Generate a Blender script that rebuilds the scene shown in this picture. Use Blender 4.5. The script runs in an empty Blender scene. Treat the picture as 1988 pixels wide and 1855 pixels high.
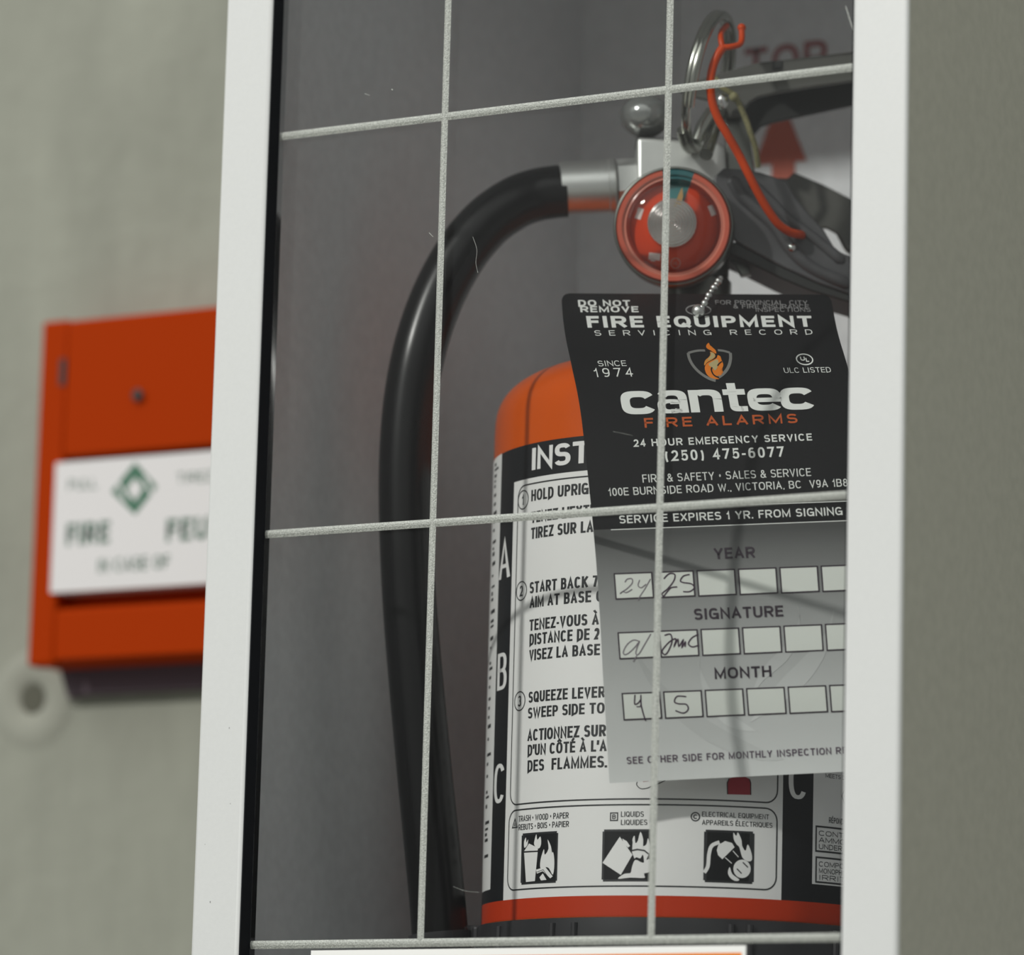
import bpy, math
from math import sin, cos, pi, sqrt, radians
from mathutils import Vector, Matrix

scene = bpy.context.scene
COL = scene.collection
MM = 0.001
Z0 = 1.35                      # height above the floor of the middle score line

# ------------------------------------------------------------------ camera
F_PX = 8575.48
YAW, PITCH, ROLL = .52767, .17232, .02656
CAM = Vector((543.824, -949.946, -181.049))            # mm, cabinet coordinates
FWD = Vector((-sin(YAW)*cos(PITCH), cos(YAW)*cos(PITCH), sin(PITCH)))
RGT0 = Vector((cos(YAW), sin(YAW), 0))
UP0 = RGT0.cross(FWD)
RGT = RGT0*cos(ROLL) + UP0*sin(ROLL)
UPV = -RGT0*sin(ROLL) + UP0*cos(ROLL)

cd = bpy.data.cameras.new('camera')
cam = bpy.data.objects.new('camera', cd)
COL.objects.link(cam)
cd.sensor_fit = 'HORIZONTAL'
cd.sensor_width = 36.0
cd.lens = F_PX/1988*36.0
cd.clip_start = 0.05
M = Matrix((RGT, UPV, -FWD)).transposed().to_4x4()
M.translation = Vector((CAM.x*MM, CAM.y*MM, CAM.z*MM + Z0))
cam.matrix_world = M
cd.dof.use_dof = True
cd.dof.focus_distance = 1.13
cd.dof.aperture_fstop = 9.0
scene.camera = cam

# ------------------------------------------------------------------ world, lamp, exposure
w = bpy.data.worlds.new('room_light')
scene.world = w
w.use_nodes = True
wn = w.node_tree
bg = wn.nodes['Background']
wtc = wn.nodes.new('ShaderNodeTexCoord')
wsx = wn.nodes.new('ShaderNodeSeparateXYZ')
wmr = wn.nodes.new('ShaderNodeMapRange')
wmr.inputs['From Min'].default_value = -1
wmr.inputs['From Max'].default_value = 1
wcr = wn.nodes.new('ShaderNodeValToRGB')       # a hall lit from its ceiling: dim at eye level, bright overhead
els = wcr.color_ramp.elements
while len(els) < 4:
    els.new(.5)
for e, (p, v) in zip(els, ((0, .36), (.54, .20), (.72, .92), (1, 1.4))):
    e.position = p
    e.color = (v*.98, v, v*.975, 1)
wn.links.new(wtc.outputs['Generated'], wsx.inputs[0])
wn.links.new(wsx.outputs['Z'], wmr.inputs['Value'])
wn.links.new(wmr.outputs[0], wcr.inputs[0])
wn.links.new(wcr.outputs[0], bg.inputs[0])
bg.inputs[1].default_value = 1.0

ld = bpy.data.lights.new('ceiling_lamp', 'AREA')
ld.shape = 'DISK'
ld.size = 0.13
ld.energy = 42
ld.color = (1.0, .985, .95)
lamp = bpy.data.objects.new('ceiling_lamp', ld)
COL.objects.link(lamp)
LDIR = Vector((-.28, -1, .58))
lamp.location = LDIR*2.4 + Vector((0, 0, Z0))
lamp.rotation_euler = (-LDIR).to_track_quat('-Z', 'Y').to_euler()

scene.view_settings.view_transform = 'Standard'
scene.view_settings.look = 'None'
scene.view_settings.exposure = 0.0
scene.view_settings.gamma = 1.0
scene.view_settings.use_curve_mapping = False

# ------------------------------------------------------------------ measuring helpers (mm, cabinet coordinates)
def ray(px, py):
    return FWD + RGT*((px-994)/F_PX) - UPV*((py-927.5)/F_PX)
def at_rec(px, py, rec):
    """point at distance rec behind the clear panel"""
    d = ray(px, py)
    return CAM + d*((rec-CAM.y)/d.y)
def at_dep(px, py, dep):
    return CAM + ray(px, py)*dep

AX, AY, RC = 0.4, 80.0, 54.0     # extinguisher axis and radius
LX = RGT0.copy()                 # extinguisher is turned to face the room's right
LY = Vector((-sin(YAW), cos(YAW), 0))
def loc(x, y, z):
    return Vector((AX, AY, 0)) + LX*x + LY*y + Vector((0, 0, z))
def E(px, py, ly=0.0):
    """point on the extinguisher's own vertical plane, ly mm behind its axis"""
    d = ray(px, py)
    t = (ly - (CAM-Vector((AX, AY, 0))).dot(LY))/d.dot(LY)
    return CAM + d*t
def lab(px, py):
    """(arc mm, z) on the cylinder wall"""
    d = ray(px, py)
    o = CAM - Vector((AX, AY, 0))
    A = d.x*d.x + d.y*d.y
    B = o.x*d.x + o.y*d.y
    D = B*B - A*(o.x*o.x + o.y*o.y - RC*RC)
    t = (-B - sqrt(max(D, 0)))/A
    p = CAM + d*t
    q = p - Vector((AX, AY, 0))
    return (RC*math.atan2(q.dot(LX), -q.dot(LY)), p.z)

def lerp_tab(tab, x):
    if x <= tab[0][0]:
        (x0, y0), (x1, y1) = tab[0], tab[1]
        return y0 + (y1-y0)*(x-x0)/(x1-x0)
    for (x0, y0), (x1, y1) in zip(tab, tab[1:]):
        if x <= x1:
            return y0 + (y1-y0)*(x-x0)/(x1-x0)
    (x0, y0), (x1, y1) = tab[-2], tab[-1]
    return y0 + (y1-y0)*(x-x0)/(x1-x0)
def smooth_tab(tab, x):
    return sum(lerp_tab(tab, x+d) for d in (-30, -20, -10, 0, 10, 20, 30))/7
def catmull(P, n=6, closed=False):
    P = [Vector(p) for p in P]
    out = []
    N = len(P)
    rng = N if closed else N-1
    for i in range(rng):
        if closed:
            a, b, c, d = P[(i-1) % N], P[i], P[(i+1) % N], P[(i+2) % N]
        else:
            a, b, c, d = P[max(i-1, 0)], P[i], P[i+1], P[min(i+2, N-1)]
        for k in range(n):
            t = k/n
            out.append(.5*((2*b) + (c-a)*t + (2*a-5*b+4*c-d)*t*t + (3*b-a-3*c+d)*t**3))
    if not closed:
        out.append(P[-1])
    return out

# ------------------------------------------------------------------ materials
def lin(c):
    return tuple(((v/255)/12.92 if v/255 <= .04045 else ((v/255+.055)/1.055)**2.4) for v in c)
def mat(name, col, rough=.5, metal=0.0, coat=0.0, spec=.5, noise=0.0, nscale=400.0, bump=0.0, bscale=800.0):
    m = bpy.data.materials.new(name)
    m.use_nodes = True
    nt = m.node_tree
    b = nt.nodes['Principled BSDF']
    b.inputs['Base Color'].default_value = (*col, 1)
    b.inputs['Roughness'].default_value = rough
    b.inputs['Metallic'].default_value = metal
    b.inputs['Coat Weight'].default_value = coat
    b.inputs['Specular IOR Level'].default_value = spec
    tc = nt.nodes.new('ShaderNodeTexCoord')
    if noise:
        n = nt.nodes.new('ShaderNodeTexNoise')
        n.inputs['Scale'].default_value = nscale
        n.inputs['Detail'].default_value = 3
        nt.links.new(tc.outputs['Object'], n.inputs['Vector'])
        r = nt.nodes.new('ShaderNodeMapRange')
        r.inputs['From Min'].default_value = .3
        r.inputs['From Max'].default_value = .7
        r.inputs['To Min'].default_value = 1-noise
        r.inputs['To Max'].default_value = 1+noise
        nt.links.new(n.outputs['Fac'], r.inputs['Value'])
        v = nt.nodes.new('ShaderNodeVectorMath')
        v.operation = 'SCALE'
        v.inputs[0].default_value = col
        nt.links.new(r.outputs[0], v.inputs['Scale'])
        nt.links.new(v.outputs[0], b.inputs['Base Color'])
    if bump:
        n2 = nt.nodes.new('ShaderNodeTexNoise')
        n2.inputs['Scale'].default_value = bscale
        nt.links.new(tc.outputs['Object'], n2.inputs['Vector'])
        bp = nt.nodes.new('ShaderNodeBump')
        bp.inputs['Strength'].default_value = bump
        bp.inputs['Distance'].default_value = .0005
        nt.links.new(n2.outputs['Fac'], bp.inputs['Height'])
        nt.links.new(bp.outputs[0], b.inputs['Normal'])
    return m
def clear(name, tint=(1, 1, 1), rough=.02, ior=1.45):
    m = bpy.data.materials.new(name)
    m.use_nodes = True
    nt = m.node_tree
    nt.nodes.clear()
    o = nt.nodes.new('ShaderNodeOutputMaterial')
    mx = nt.nodes.new('ShaderNodeMixShader')
    tr = nt.nodes.new('ShaderNodeBsdfTransparent')
    tr.inputs[0].default_value = (*tint, 1)
    gl = nt.nodes.new('ShaderNodeBsdfGlossy')
    gl.inputs['Roughness'].default_value = rough
    fr = nt.nodes.new('ShaderNodeFresnel')
    fr.inputs['IOR'].default_value = ior
    nt.links.new(fr.outputs[0], mx.inputs[0])
    nt.links.new(tr.outputs[0], mx.inputs[1])
    nt.links.new(gl.outputs[0], mx.inputs[2])
    nt.links.new(mx.outputs[0], o.inputs[0])
    return m

def concrete_mat(name, base):
    m = bpy.data.materials.new(name)
    m.use_nodes = True
    nt = m.node_tree
    b = nt.nodes['Principled BSDF']
    b.inputs['Roughness'].default_value = .85
    b.inputs['Specular IOR Level'].default_value = .2
    tc = nt.nodes.new('ShaderNodeTexCoord')
    mp = nt.nodes.new('ShaderNodeMapping')
    mp.inputs['Scale'].default_value = (34, 34, 9)
    nt.links.new(tc.outputs['Object'], mp.inputs['Vector'])
    n = nt.nodes.new('ShaderNodeTexNoise')
    n.inputs['Scale'].default_value = 1.0
    n.inputs['Detail'].default_value = 5
    n.inputs['Roughness'].default_value = .6
    nt.links.new(mp.outputs[0], n.inputs['Vector'])
    r = nt.nodes.new('ShaderNodeValToRGB')
    r.color_ramp.elements[0].position = .3
    r.color_ramp.elements[0].color = (*[c*.86 for c in base], 1)
    r.color_ramp.elements[1].position = .66
    r.color_ramp.elements[1].color = (*[c*1.08 for c in base], 1)
    nt.links.new(n.outputs['Fac'], r.inputs[0])
    nt.links.new(r.outputs[0], b.inputs['Base Color'])
    n2 = nt.nodes.new('ShaderNodeTexNoise')
    n2.inputs['Scale'].default_value = 90
    n2.inputs['Detail'].default_value = 6
    nt.links.new(tc.outputs['Object'], n2.inputs['Vector'])
    bp = nt.nodes.new('ShaderNodeBump')
    bp.inputs['Strength'].default_value = .35
    bp.inputs['Distance'].default_value = .002
    nt.links.new(n2.outputs['Fac'], bp.inputs['Height'])
    nt.links.new(bp.outputs[0], b.inputs['Normal'])
    return m
def fade_mat(name, stops, k=1.0):
    """a printed grey fade down the card, by its UV"""
    m = bpy.data.materials.new(name)
    m.use_nodes = True
    nt = m.node_tree
    b = nt.nodes['Principled BSDF']
    b.inputs['Roughness'].default_value = .45
    uv = nt.nodes.new('ShaderNodeUVMap')
    sx = nt.nodes.new('ShaderNodeSeparateXYZ')
    nt.links.new(uv.outputs[0], sx.inputs[0])
    r = nt.nodes.new('ShaderNodeValToRGB')
    els = r.color_ramp.elements
    while len(els) < len(stops):
        els.new(.5)
    for e, (p, c) in zip(els, stops):
        e.position = p
        e.color = (c*k*.975, c*k, c*k*.985, 1)
    nt.links.new(sx.outputs['Y'], r.inputs[0])
    nt.links.new(r.outputs[0], b.inputs['Base Color'])
    return m

WHITE_FRAME = mat('white_powder_coat', (.68, .692, .68), .4, noise=.012, nscale=900, bump=.03, bscale=2500)
GREY_BODY = mat('grey_cabinet_coat', (.68, .70, .715), .55, noise=.05, nscale=300)
SHADED_OUT = mat('shaded_cabinet_coat', (.43, .425, .37), .55, noise=.05, nscale=300)  # white cabinet outside, with the shade of its side put into the colour
RUBBER = mat('black_gasket_rubber', (.008, .009, .011), .8, spec=.15)
ACRYLIC = clear('clear_acrylic', (.995, 1, .995), .02, 1.3)
SCORE = mat('frosted_score', (.42, .437, .40), .4, noise=.35, nscale=2600, bump=.5, bscale=3000)
ORANGE = mat('orange_red_paint', (.62, .088, .0), .28, coat=.12, spec=.25, noise=.02, nscale=60)
RED_BAND = mat('red_label_band', (.47, .036, .006), .4, spec=.25)
PAPER = mat('label_white', (.80, .80, .79), .38)
INK = mat('label_black', (.012, .013, .015), .4, spec=.3)
INK2 = mat('label_ink', (.022, .024, .026), .4)
LABEL_RED = mat('label_red_print', (.35, .015, .03), .4)
GREY_PRINT = mat('label_grey_print', (.28, .28, .28), .4)
BLACK_RUB = mat('black_hose_rubber', (.004, .004, .0045), .27, spec=.28, noise=.1, nscale=500)
BOOT = mat('black_boot_plastic', (.032, .032, .035), .3)
ALU = mat('matte_aluminium', (.66, .67, .65), .42, metal=.75, noise=.02)
ALU_B = mat('turned_aluminium', (.74, .75, .73), .36, metal=.95)
CHROME = mat('chrome', (.78, .79, .78), .08, metal=1.0)
STEEL = mat('dark_steel', (.16, .165, .15), .32, metal=.9)
RING_ST = mat('ring_steel', (.50, .51, .46), .2, metal=1.0)
BLACK_MET = mat('black_painted_metal', (.07, .07, .074), .38, coat=.1, noise=.25, nscale=90)
DARK_MET = mat('dark_painted_metal', (.018, .019, .018), .5)
OLIVE_MET = mat('grey_painted_metal', (.085, .085, .076), .5)
GAUGE_RED = mat('gauge_red', (.66, .05, .003), .4, spec=.2)
GAUGE_TEAL = mat('gauge_teal', (.035, .20, .21), .4)
GAUGE_TEAL2 = mat('gauge_teal_rim', (.03, .13, .14), .2, coat=.6)
RIM_CORAL = mat('gauge_rim_coral', (.56, .105, .06), .14, coat=.8)
RIM_CORAL2 = mat('gauge_rim_clear_edge', (.60, .20, .14), .12, coat=1.0)
LENS = clear('clear_gauge_lens', (1, .97, .96), .03, 1.4)
GOLD = mat('brass_needle', (.52, .33, .11), .4, metal=.3)
PRINT_W = mat('white_print', (.80, .82, .79), .45)
CORD = mat('yellow_cord', (.24, .225, .11), .7, noise=.25, nscale=1500)
SEAL = mat('orange_red_plastic', (.58, .054, .0), .35, spec=.2)
STICK_RED = mat('sticker_red', (.42, .055, .012), .5)
STICK_RED2 = mat('sticker_faded_red', (.30, .07, .075), .5)
STICK_W = mat('sticker_white', (.92, .92, .89), .5)
STICK_OR = mat('sticker_orange', (.85, .23, .01), .4)
TAG_BLACK = mat('tag_black', (.009, .009, .01), .42, spec=.2, noise=.25, nscale=2500)
FADE = [(0, .80), (.13, .70), (.38, .53), (.62, .36), (.80, .23), (.92, .135), (1, .06)]
TAG_FADE = fade_mat('tag_grey_fade', FADE)
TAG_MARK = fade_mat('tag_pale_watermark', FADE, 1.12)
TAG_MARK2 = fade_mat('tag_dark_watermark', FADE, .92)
TAG_BACK = mat('tag_card', (.6, .6, .58), .7)
TAG_BOX = mat('tag_box_white', (.74, .77, .72), .5)
TAG_INK = mat('tag_ink', (.03, .018, .03), .5)
TAG_INK_GREY = mat('tag_grey_ink', (.12, .085, .12), .5)
PEN = mat('pen_ink', (.045, .02, .045), .5)
PEN2 = mat('pale_pen_ink', (.20, .17, .20), .5)
TAG_OR = mat('tag_orange', (.50, .085, .006), .45)
FLAME1 = mat('flame_orange', (.72, .19, .006), .45)
FLAME2 = mat('flame_amber', (.62, .25, .035), .45)
FLAME3 = mat('flame_cream', (.45, .37, .18), .45)
SHIELD = mat('shield_grey', (.19, .19, .18), .4)
PULL_RED = mat('pull_station_red', (.36, .032, .0), .6, spec=.05)
PULL_PLATE = mat('pull_station_plate', (.72, .70, .70), .45)
PULL_INK = mat('pull_station_ink', (.10, .17, .13), .5)
PULL_GREEN = mat('pull_station_emblem', (.045, .15, .09), .5)
PULL_SHADE = mat('housing_shade', (.085, .058, .075), .6)  # dark tone of the station's cast shadow
CONCRETE = concrete_mat('concrete', (.305, .312, .262))
PLUG = concrete_mat('mortar', (.325, .33, .28))
HOLE = mat('plug_hole', (.10, .10, .075), .9)
FLOOR = concrete_mat('floor_concrete', (.25, .25, .23))

# ------------------------------------------------------------------ mesh builder
ORIGIN = {}
class MB:
    def __init__(s):
        s.v = []; s.f = []; s.m = []; s.mats = []; s.uv = {}
    def mi(s, m):
        if m not in s.mats:
            s.mats.append(m)
        return s.mats.index(m)
    def add(s, verts, faces, m, uvs=None):
        b = len(s.v)
        s.v += [Vector(p) for p in verts]
        k = s.mi(m)
        for f in faces:
            s.f.append([b+i for i in f]); s.m.append(k)
        if uvs:
            for i, u in enumerate(uvs):
                s.uv[b+i] = u
    def poly(s, pts, m):
        s.add(pts, [list(range(len(pts)))], m)
    def slab(s, pts, off, m):
        """polygon pts pushed along off into a solid"""
        n = len(pts); off = Vector(off)
        P = [Vector(p) for p in pts]
        s.add(P + [p+off for p in P], [list(range(n)), list(range(2*n-1, n-1, -1))] +
              [[(i+1) % n, i, n+i, n+(i+1) % n] for i in range(n)], m)
    def box(s, a, b, m):
        x0, y0, z0 = a; x1, y1, z1 = b
        s.slab([(x0, y0, z0), (x1, y0, z0), (x1, y0, z1), (x0, y0, z1)], (0, y1-y0, 0), m)
    def tube(s, pts, r, m, n=16, cap=True, sx=1.0):
        P = [Vector(p) for p in pts]
        N = len(P)
        R = r if isinstance(r, (list, tuple)) else [r]*N
        T = [(P[min(i+1, N-1)]-P[max(i-1, 0)]).normalized() for i in range(N)]
        ref = LY if abs(T[0].dot(LY)) < .9 else Vector((0, 0, 1))
        u = (ref - T[0]*ref.dot(T[0])).normalized()
        verts = []
        for i in range(N):
            u = (u - T[i]*u.dot(T[i])).normalized()
            q = T[i].cross(u)
            for k in range(n):
                a = 2*pi*k/n
                verts.append(P[i] + (u*cos(a)*sx + q*sin(a))*R[i])
        faces = []
        for i in range(N-1):
            for k in range(n):
                k2 = (k+1) % n
                faces.append([i*n+k, (i+1)*n+k, (i+1)*n+k2, i*n+k2])
        if cap:
            faces.append([k for k in range(n)])
            faces.append([(N-1)*n+k for k in range(n-1, -1, -1)])
        s.add(verts, faces, m)
    def lathe(s, prof, c, ax, m, n=64, mfun=None):
        """prof: (r, h) along axis ax from point c"""
        c = Vector(c); ax = Vector(ax).normalized()
        ref = Vector((0, 0, 1)) if abs(ax.z) < .9 else LX
        u = (ref - ax*ref.dot(ax)).normalized()
        q = ax.cross(u)
        verts = []
        for r, h in prof:
            for k in range(n):
                a = 2*pi*k/n
                verts.append(c + ax*h + (u*cos(a) + q*sin(a))*max(r, 1e-4))
        b = len(s.v)
        s.v += verts
        for i in range(len(prof)-1):
            for k in range(n):
                k2 = (k+1) % n
                s.f.append([b+i*n+k, b+i*n+k2, b+(i+1)*n+k2, b+(i+1)*n+k])
                s.m.append(s.mi(mfun(360*(k+.5)/n, i) if mfun else m))
        return u, q
    def sphere(s, c, r, m, n=20, sc=(1, 1, 1)):
        verts = []; faces = []
        c = Vector(c)
        for i in range(n+1):
            t = pi*i/n
            for k in range(n):
                a = 2*pi*k/n
                verts.append(c + LX*(r*sc[0]*sin(t)*cos(a)) + LY*(r*sc[1]*sin(t)*sin(a)) + Vector((0, 0, r*sc[2]*cos(t))))
        for i in range(n):
            for k in range(n):
                k2 = (k+1) % n
                faces.append([i*n+k, (i+1)*n+k, (i+1)*n+k2, i*n+k2])
        s.add(verts, faces, m)
    def stroke(s, P2, wd, fn, m, closed=False):
        """flat printed line of width wd through 2-D points, laid on the surface fn"""
        P = [Vector(p) for p in P2]
        N = len(P)
        L = []; Rr = []
        for i in range(N):
            a = P[(i-1) % N] if (closed or i > 0) else P[i]
            c = P[(i+1) % N] if (closed or i < N-1) else P[i]
            d1 = (P[i]-a); d2 = (c-P[i])
            d1 = d1.normalized() if d1.length > 1e-9 else d2.normalized()
            d2 = d2.normalized() if d2.length > 1e-9 else d1
            t = (d1+d2)
            t = t.normalized() if t.length > 1e-6 else d1
            nrm = Vector((-t.y, t.x))
            k = max(.4, abs(nrm.dot(Vector((-d1.y, d1.x)))))
            L.append(P[i]+nrm*wd/2/k); Rr.append(P[i]-nrm*wd/2/k)
        verts = [fn(*p) for p in L] + [fn(*p) for p in Rr]
        faces = [[i, N+i, N+(i+1) % N, (i+1) % N] for i in range(N if closed else N-1)]
        s.add(verts, faces, m)
    def build(s, name, parent=None, smooth=None, bevel=0.0, seg=2, org=None, label=None):
        o0 = Vector(org) if org is not None else (ORIGIN[parent.name] if parent else Vector((0, 0, 0)))
        me = bpy.data.meshes.new(name)
        me.from_pydata([(p-o0)*MM for p in s.v], [], s.f)
        for m in s.mats:
            me.materials.append(m)
        me.polygons.foreach_set('material_index', s.m)
        if s.uv:
            uvl = me.uv_layers.new(name='UVMap')
            for lp in me.loops:
                if lp.vertex_index in s.uv:
                    uvl.data[lp.index].uv = s.uv[lp.vertex_index]
        me.validate()
        if smooth is not None:
            me.polygons.foreach_set('use_smooth', [True]*len(me.polygons))
            me.set_sharp_from_angle(angle=radians(smooth))
        me.update()
        o = bpy.data.objects.new(name, me)
        COL.objects.link(o)
        if parent:
            o.parent = parent
        else:
            o.location = (o0.x*MM, o0.y*MM, o0.z*MM+Z0)
        ORIGIN[o.name] = o0
        if bevel:
            bv = o.modifiers.new('bevel', 'BEVEL')
            bv.width = bevel*MM; bv.segments = seg; bv.limit_method = 'ANGLE'; bv.angle_limit = radians(40)
            bv.harden_normals = False
        if label:
            o['label'] = label
        return o
def thing(name, org, label, cat):
    o = bpy.data.objects.new(name, None)
    o.empty_display_size = .02
    COL.objects.link(o)
    org = Vector(org)
    o.location = (org.x*MM, org.y*MM, org.z*MM+Z0)
    ORIGIN[o.name] = org
    o['label'] = label; o['category'] = cat
    return o
def tag(o, label, cat):
    o['label'] = label; o['category'] = cat
    return o

# ---- lettering drawn with a broad pen: every letter is a few centre lines in a unit box
def _se(cx, cy, rx, ry, t0, t1, e=.8, n=None):
    n = n or max(4, int(abs(t1-t0)/15))
    out = []
    for i in range(n+1):
        t = radians(t0+(t1-t0)*i/n)
        c_, s_ = cos(t), sin(t)
        out.append((cx+rx*math.copysign(abs(c_)**e, c_), cy+ry*math.copysign(abs(s_)**e, s_)))
    return out
_O = _se(.5, .5, .5, .5, 90, 450, n=28)[:-1]
_E = [[(1, 1), (0, 1), (0, 0), (1, 0)], [(0, .52), (.9, .52)]]
_A = [[(0, 0), (.5, 1), (1, 0)], [(.19, .3), (.81, .3)]]
_S = _se(.5, .755, .48, .245, 20, 270, n=16) + _se(.5, .255, .5, .255, 90, -160, n=16)[1:]
_P = [(0, 0), (0, 1)] + _se(.52, .73, .48, .27, 90, -90) + [(0, .46)]
GL = {
 'A': (.86, _A), 'B': (.80, [[(0, 0), (0, 1)] + _se(.5, .765, .43, .235, 90, -90) + [(0, .53)], [(0, .53)] + _se(.52, .265, .48, .265, 90, -90) + [(0, 0)]]),
 'C': (.86, [_se(.5, .5, .5, .5, 38, 322, n=22)]), 'D': (.84, [[(0, 0), (0, 1)] + _se(.42, .5, .58, .5, 90, -90, n=14) + [(0, 0)]]),
 'E': (.72, _E), 'F': (.68, [[(1, 1), (0, 1), (0, 0)], [(0, .52), (.9, .52)]]),
 'G': (.90, [_se(.5, .5, .5, .5, 40, 330, n=22), [(.56, .46), (1, .46), (1, 0)]]),
 'H': (.84, [[(0, 0), (0, 1)], [(1, 0), (1, 1)], [(0, .52), (1, .52)]]), 'I': (.24, [[(.5, 0), (.5, 1)]]),
 'J': (.62, [[(1, 1), (1, .3)] + _se(.5, .3, .5, .3, 0, -180)]), 'K': (.84, [[(0, 0), (0, 1)], [(1, 1), (.02, .36)], [(.34, .58), (1, 0)]]),
 'L': (.66, [[(0, 1), (0, 0), (1, 0)]]), 'M': (1.0, [[(0, 0), (0, 1), (.5, .08), (1, 1), (1, 0)]]), 'N': (.84, [[(0, 0), (0, 1), (1, 0), (1, 1)]]),
 'O': (.92, [_O]), 'P': (.78, [_P]), 'Q': (.92, [_O, [(.58, .24), (1, -.04)]]), 'R': (.84, [_P, [(.5, .46), (.98, 0)]]),
 'S': (.78, [_S]), 'T': (.78, [[(0, 1), (1, 1)], [(.5, 1), (.5, 0)]]), 'U': (.84, [[(0, 1), (0, .36)] + _se(.5, .36, .5, .36, 180, 360) + [(1, 1)]]),
 'V': (.82, [[(0, 1), (.5, 0), (1, 1)]]), 'W': (1.22, [[(0, 1), (.26, 0), (.5, .95), (.74, 0), (1, 1)]]), 'X': (.82, [[(0, 0), (1, 1)], [(0, 1), (1, 0)]]),
 'Y': (.82, [[(0, 1), (.5, .42), (1, 1)], [(.5, .42), (.5, 0)]]), 'Z': (.76, [[(0, 1), (1, 1), (0, 0), (1, 0)]]),
 '0': (.66, [_O]), '1': (.40, [[(.0, .72), (.5, .8), (.8, 1), (.8, 0)]]),
 '2': (.66, [_se(.5, .7, .48, .3, 170, -35, n=14) + [(0, 0), (1, 0)]]), '3': (.66, [_se(.48, .755, .46, .245, 160, -90, n=14), _se(.48, .255, .52, .255, 90, -160, n=14)]),
 '4': (.68, [[(.76, 0), (.76, 1), (0, .27), (1, .27)]]), '5': (.66, [[(.92, 1), (.16, 1), (.06, .5)] + _se(.48, .32, .52, .32, 135, -160, n=14)]),
 '6': (.66, [_se(.5, .31, .5, .31, 0, 360, n=18)[:-1], _se(.56, .4, .56, .6, 60, 180)]), '7': (.66, [[(0, 1), (1, 1), (.3, 0)]]),
 '8': (.66, [_se(.5, .765, .42, .235, 90, 450, 1, 18)[:-1], _se(.5, .265, .5, .265, 90, 450, 1, 18)[:-1]]),
 '9': (.66, [_se(.5, .69, .5, .31, 0, 360, n=18)[:-1], _se(.44, .6, .56, .6, -120, 0)]),
 '.': (.17, [[(.5, -.008), (.5, .008)]]), ',': (.17, [[(.6, .0), (.45, -.12)]]), '-': (.36, [[(0, .38), (1, .38)]]), '’': (.17, [[(.6, 1.0), (.35, .72)]]),
 '(': (.36, [_se(1.1, .4, 1.0, .64, 115, 245, 1.0)]), ')': (.36, [_se(-.1, .4, 1.0, .64, 65, -65, 1.0)]), '•': (.36, [_se(.5, .5, .28, .12, 90, 450, 1, 12)[:-1], [(.3, .5), (.7, .5)]]),
 '&': (.86, [[(1, 0), (.22, .68)] + _se(.42, .79, .24, .2, 205, -30, .9) + [(.1, .38)] + _se(.4, .24, .4, .25, 150, 330, .9) + [(.92, .48)]]),
}
for ch, base_, acc in (('À', 'A', [(.25, 1.38), (.55, 1.2)]), ('É', 'E', [(.75, 1.38), (.4, 1.2)]), ('Ô', 'O', [(.2, 1.2), (.5, 1.36), (.8, 1.2)])):
    GL[ch] = (GL[base_][0], GL[base_][1]+[acc])
def square_ends(P, pw, cap):
    """straight strokes end square, half a pen beyond their last point"""
    P = [Vector(p) for p in P]
    for i, j in ((0, 1), (-1, -2)):
        d = P[i]-P[j]
        if d.length > .22*cap or (len(P) <= 4 and d.length > 1e-6):
            e = d.normalized()
            # a slanted stroke is cut at the line it reaches
            P[i] = P[i] + e*(pw/2)*(1 if min(abs(e.x), abs(e.y)) < .05 else .75)
    return [tuple(p) for p in P]
def text(mb, body, fn, x0, base, cap, x1, m, wx=.15, wy=None, gap=.16, prefix=None, flip=1, even=False):
    """letters from x0 to x1 (x1 is where prefix, or the whole, ends), capitals cap tall; wx, wy pen width as a share of cap.
    fn maps 2-D to the surface; flip=-1 when the surface's second coordinate grows downwards"""
    wy = wy or wx
    def width(t):
        return sum(.34 if c == ' ' else GL[c][0] for c in t) + gap*(len(t)-1)
    k = (x1-x0)/width(prefix or body)
    pw, ph = wx*cap, wy*cap
    x = x0
    for c in body:
        if c == ' ':
            x += (.34+gap)*k
            continue
        wd, lines = GL[c]
        W = wd*k
        pw, ph = (wx*cap*.84, wy*cap) if c in 'MNW' else (wx*cap, wy*cap)
        for L in lines:
            P = []
            for (u, v) in L:
                px = x + (pw/2 + u*(W-pw) if W > pw*1.15 else W/2 + (u-.5)*W*.4)
                py = ph/2 + v*(cap-ph)
                P.append((px, py*pw/ph))
            P = square_ends(P, pw, cap*pw/ph)
            cl = L is _O or (len(L) > 8 and math.hypot(P[0][0]-P[-1][0], P[0][1]-P[-1][1]) < .35*cap and c in 'OQ0689•ÔD' )
            if c == 'D':
                P = P[:-1]; cl = True
            mb.stroke(P, pw, lambda a, b_: fn(a, base+flip*b_*ph/pw), m, cl)
        x += (wd+gap)*k
import bmesh
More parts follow.
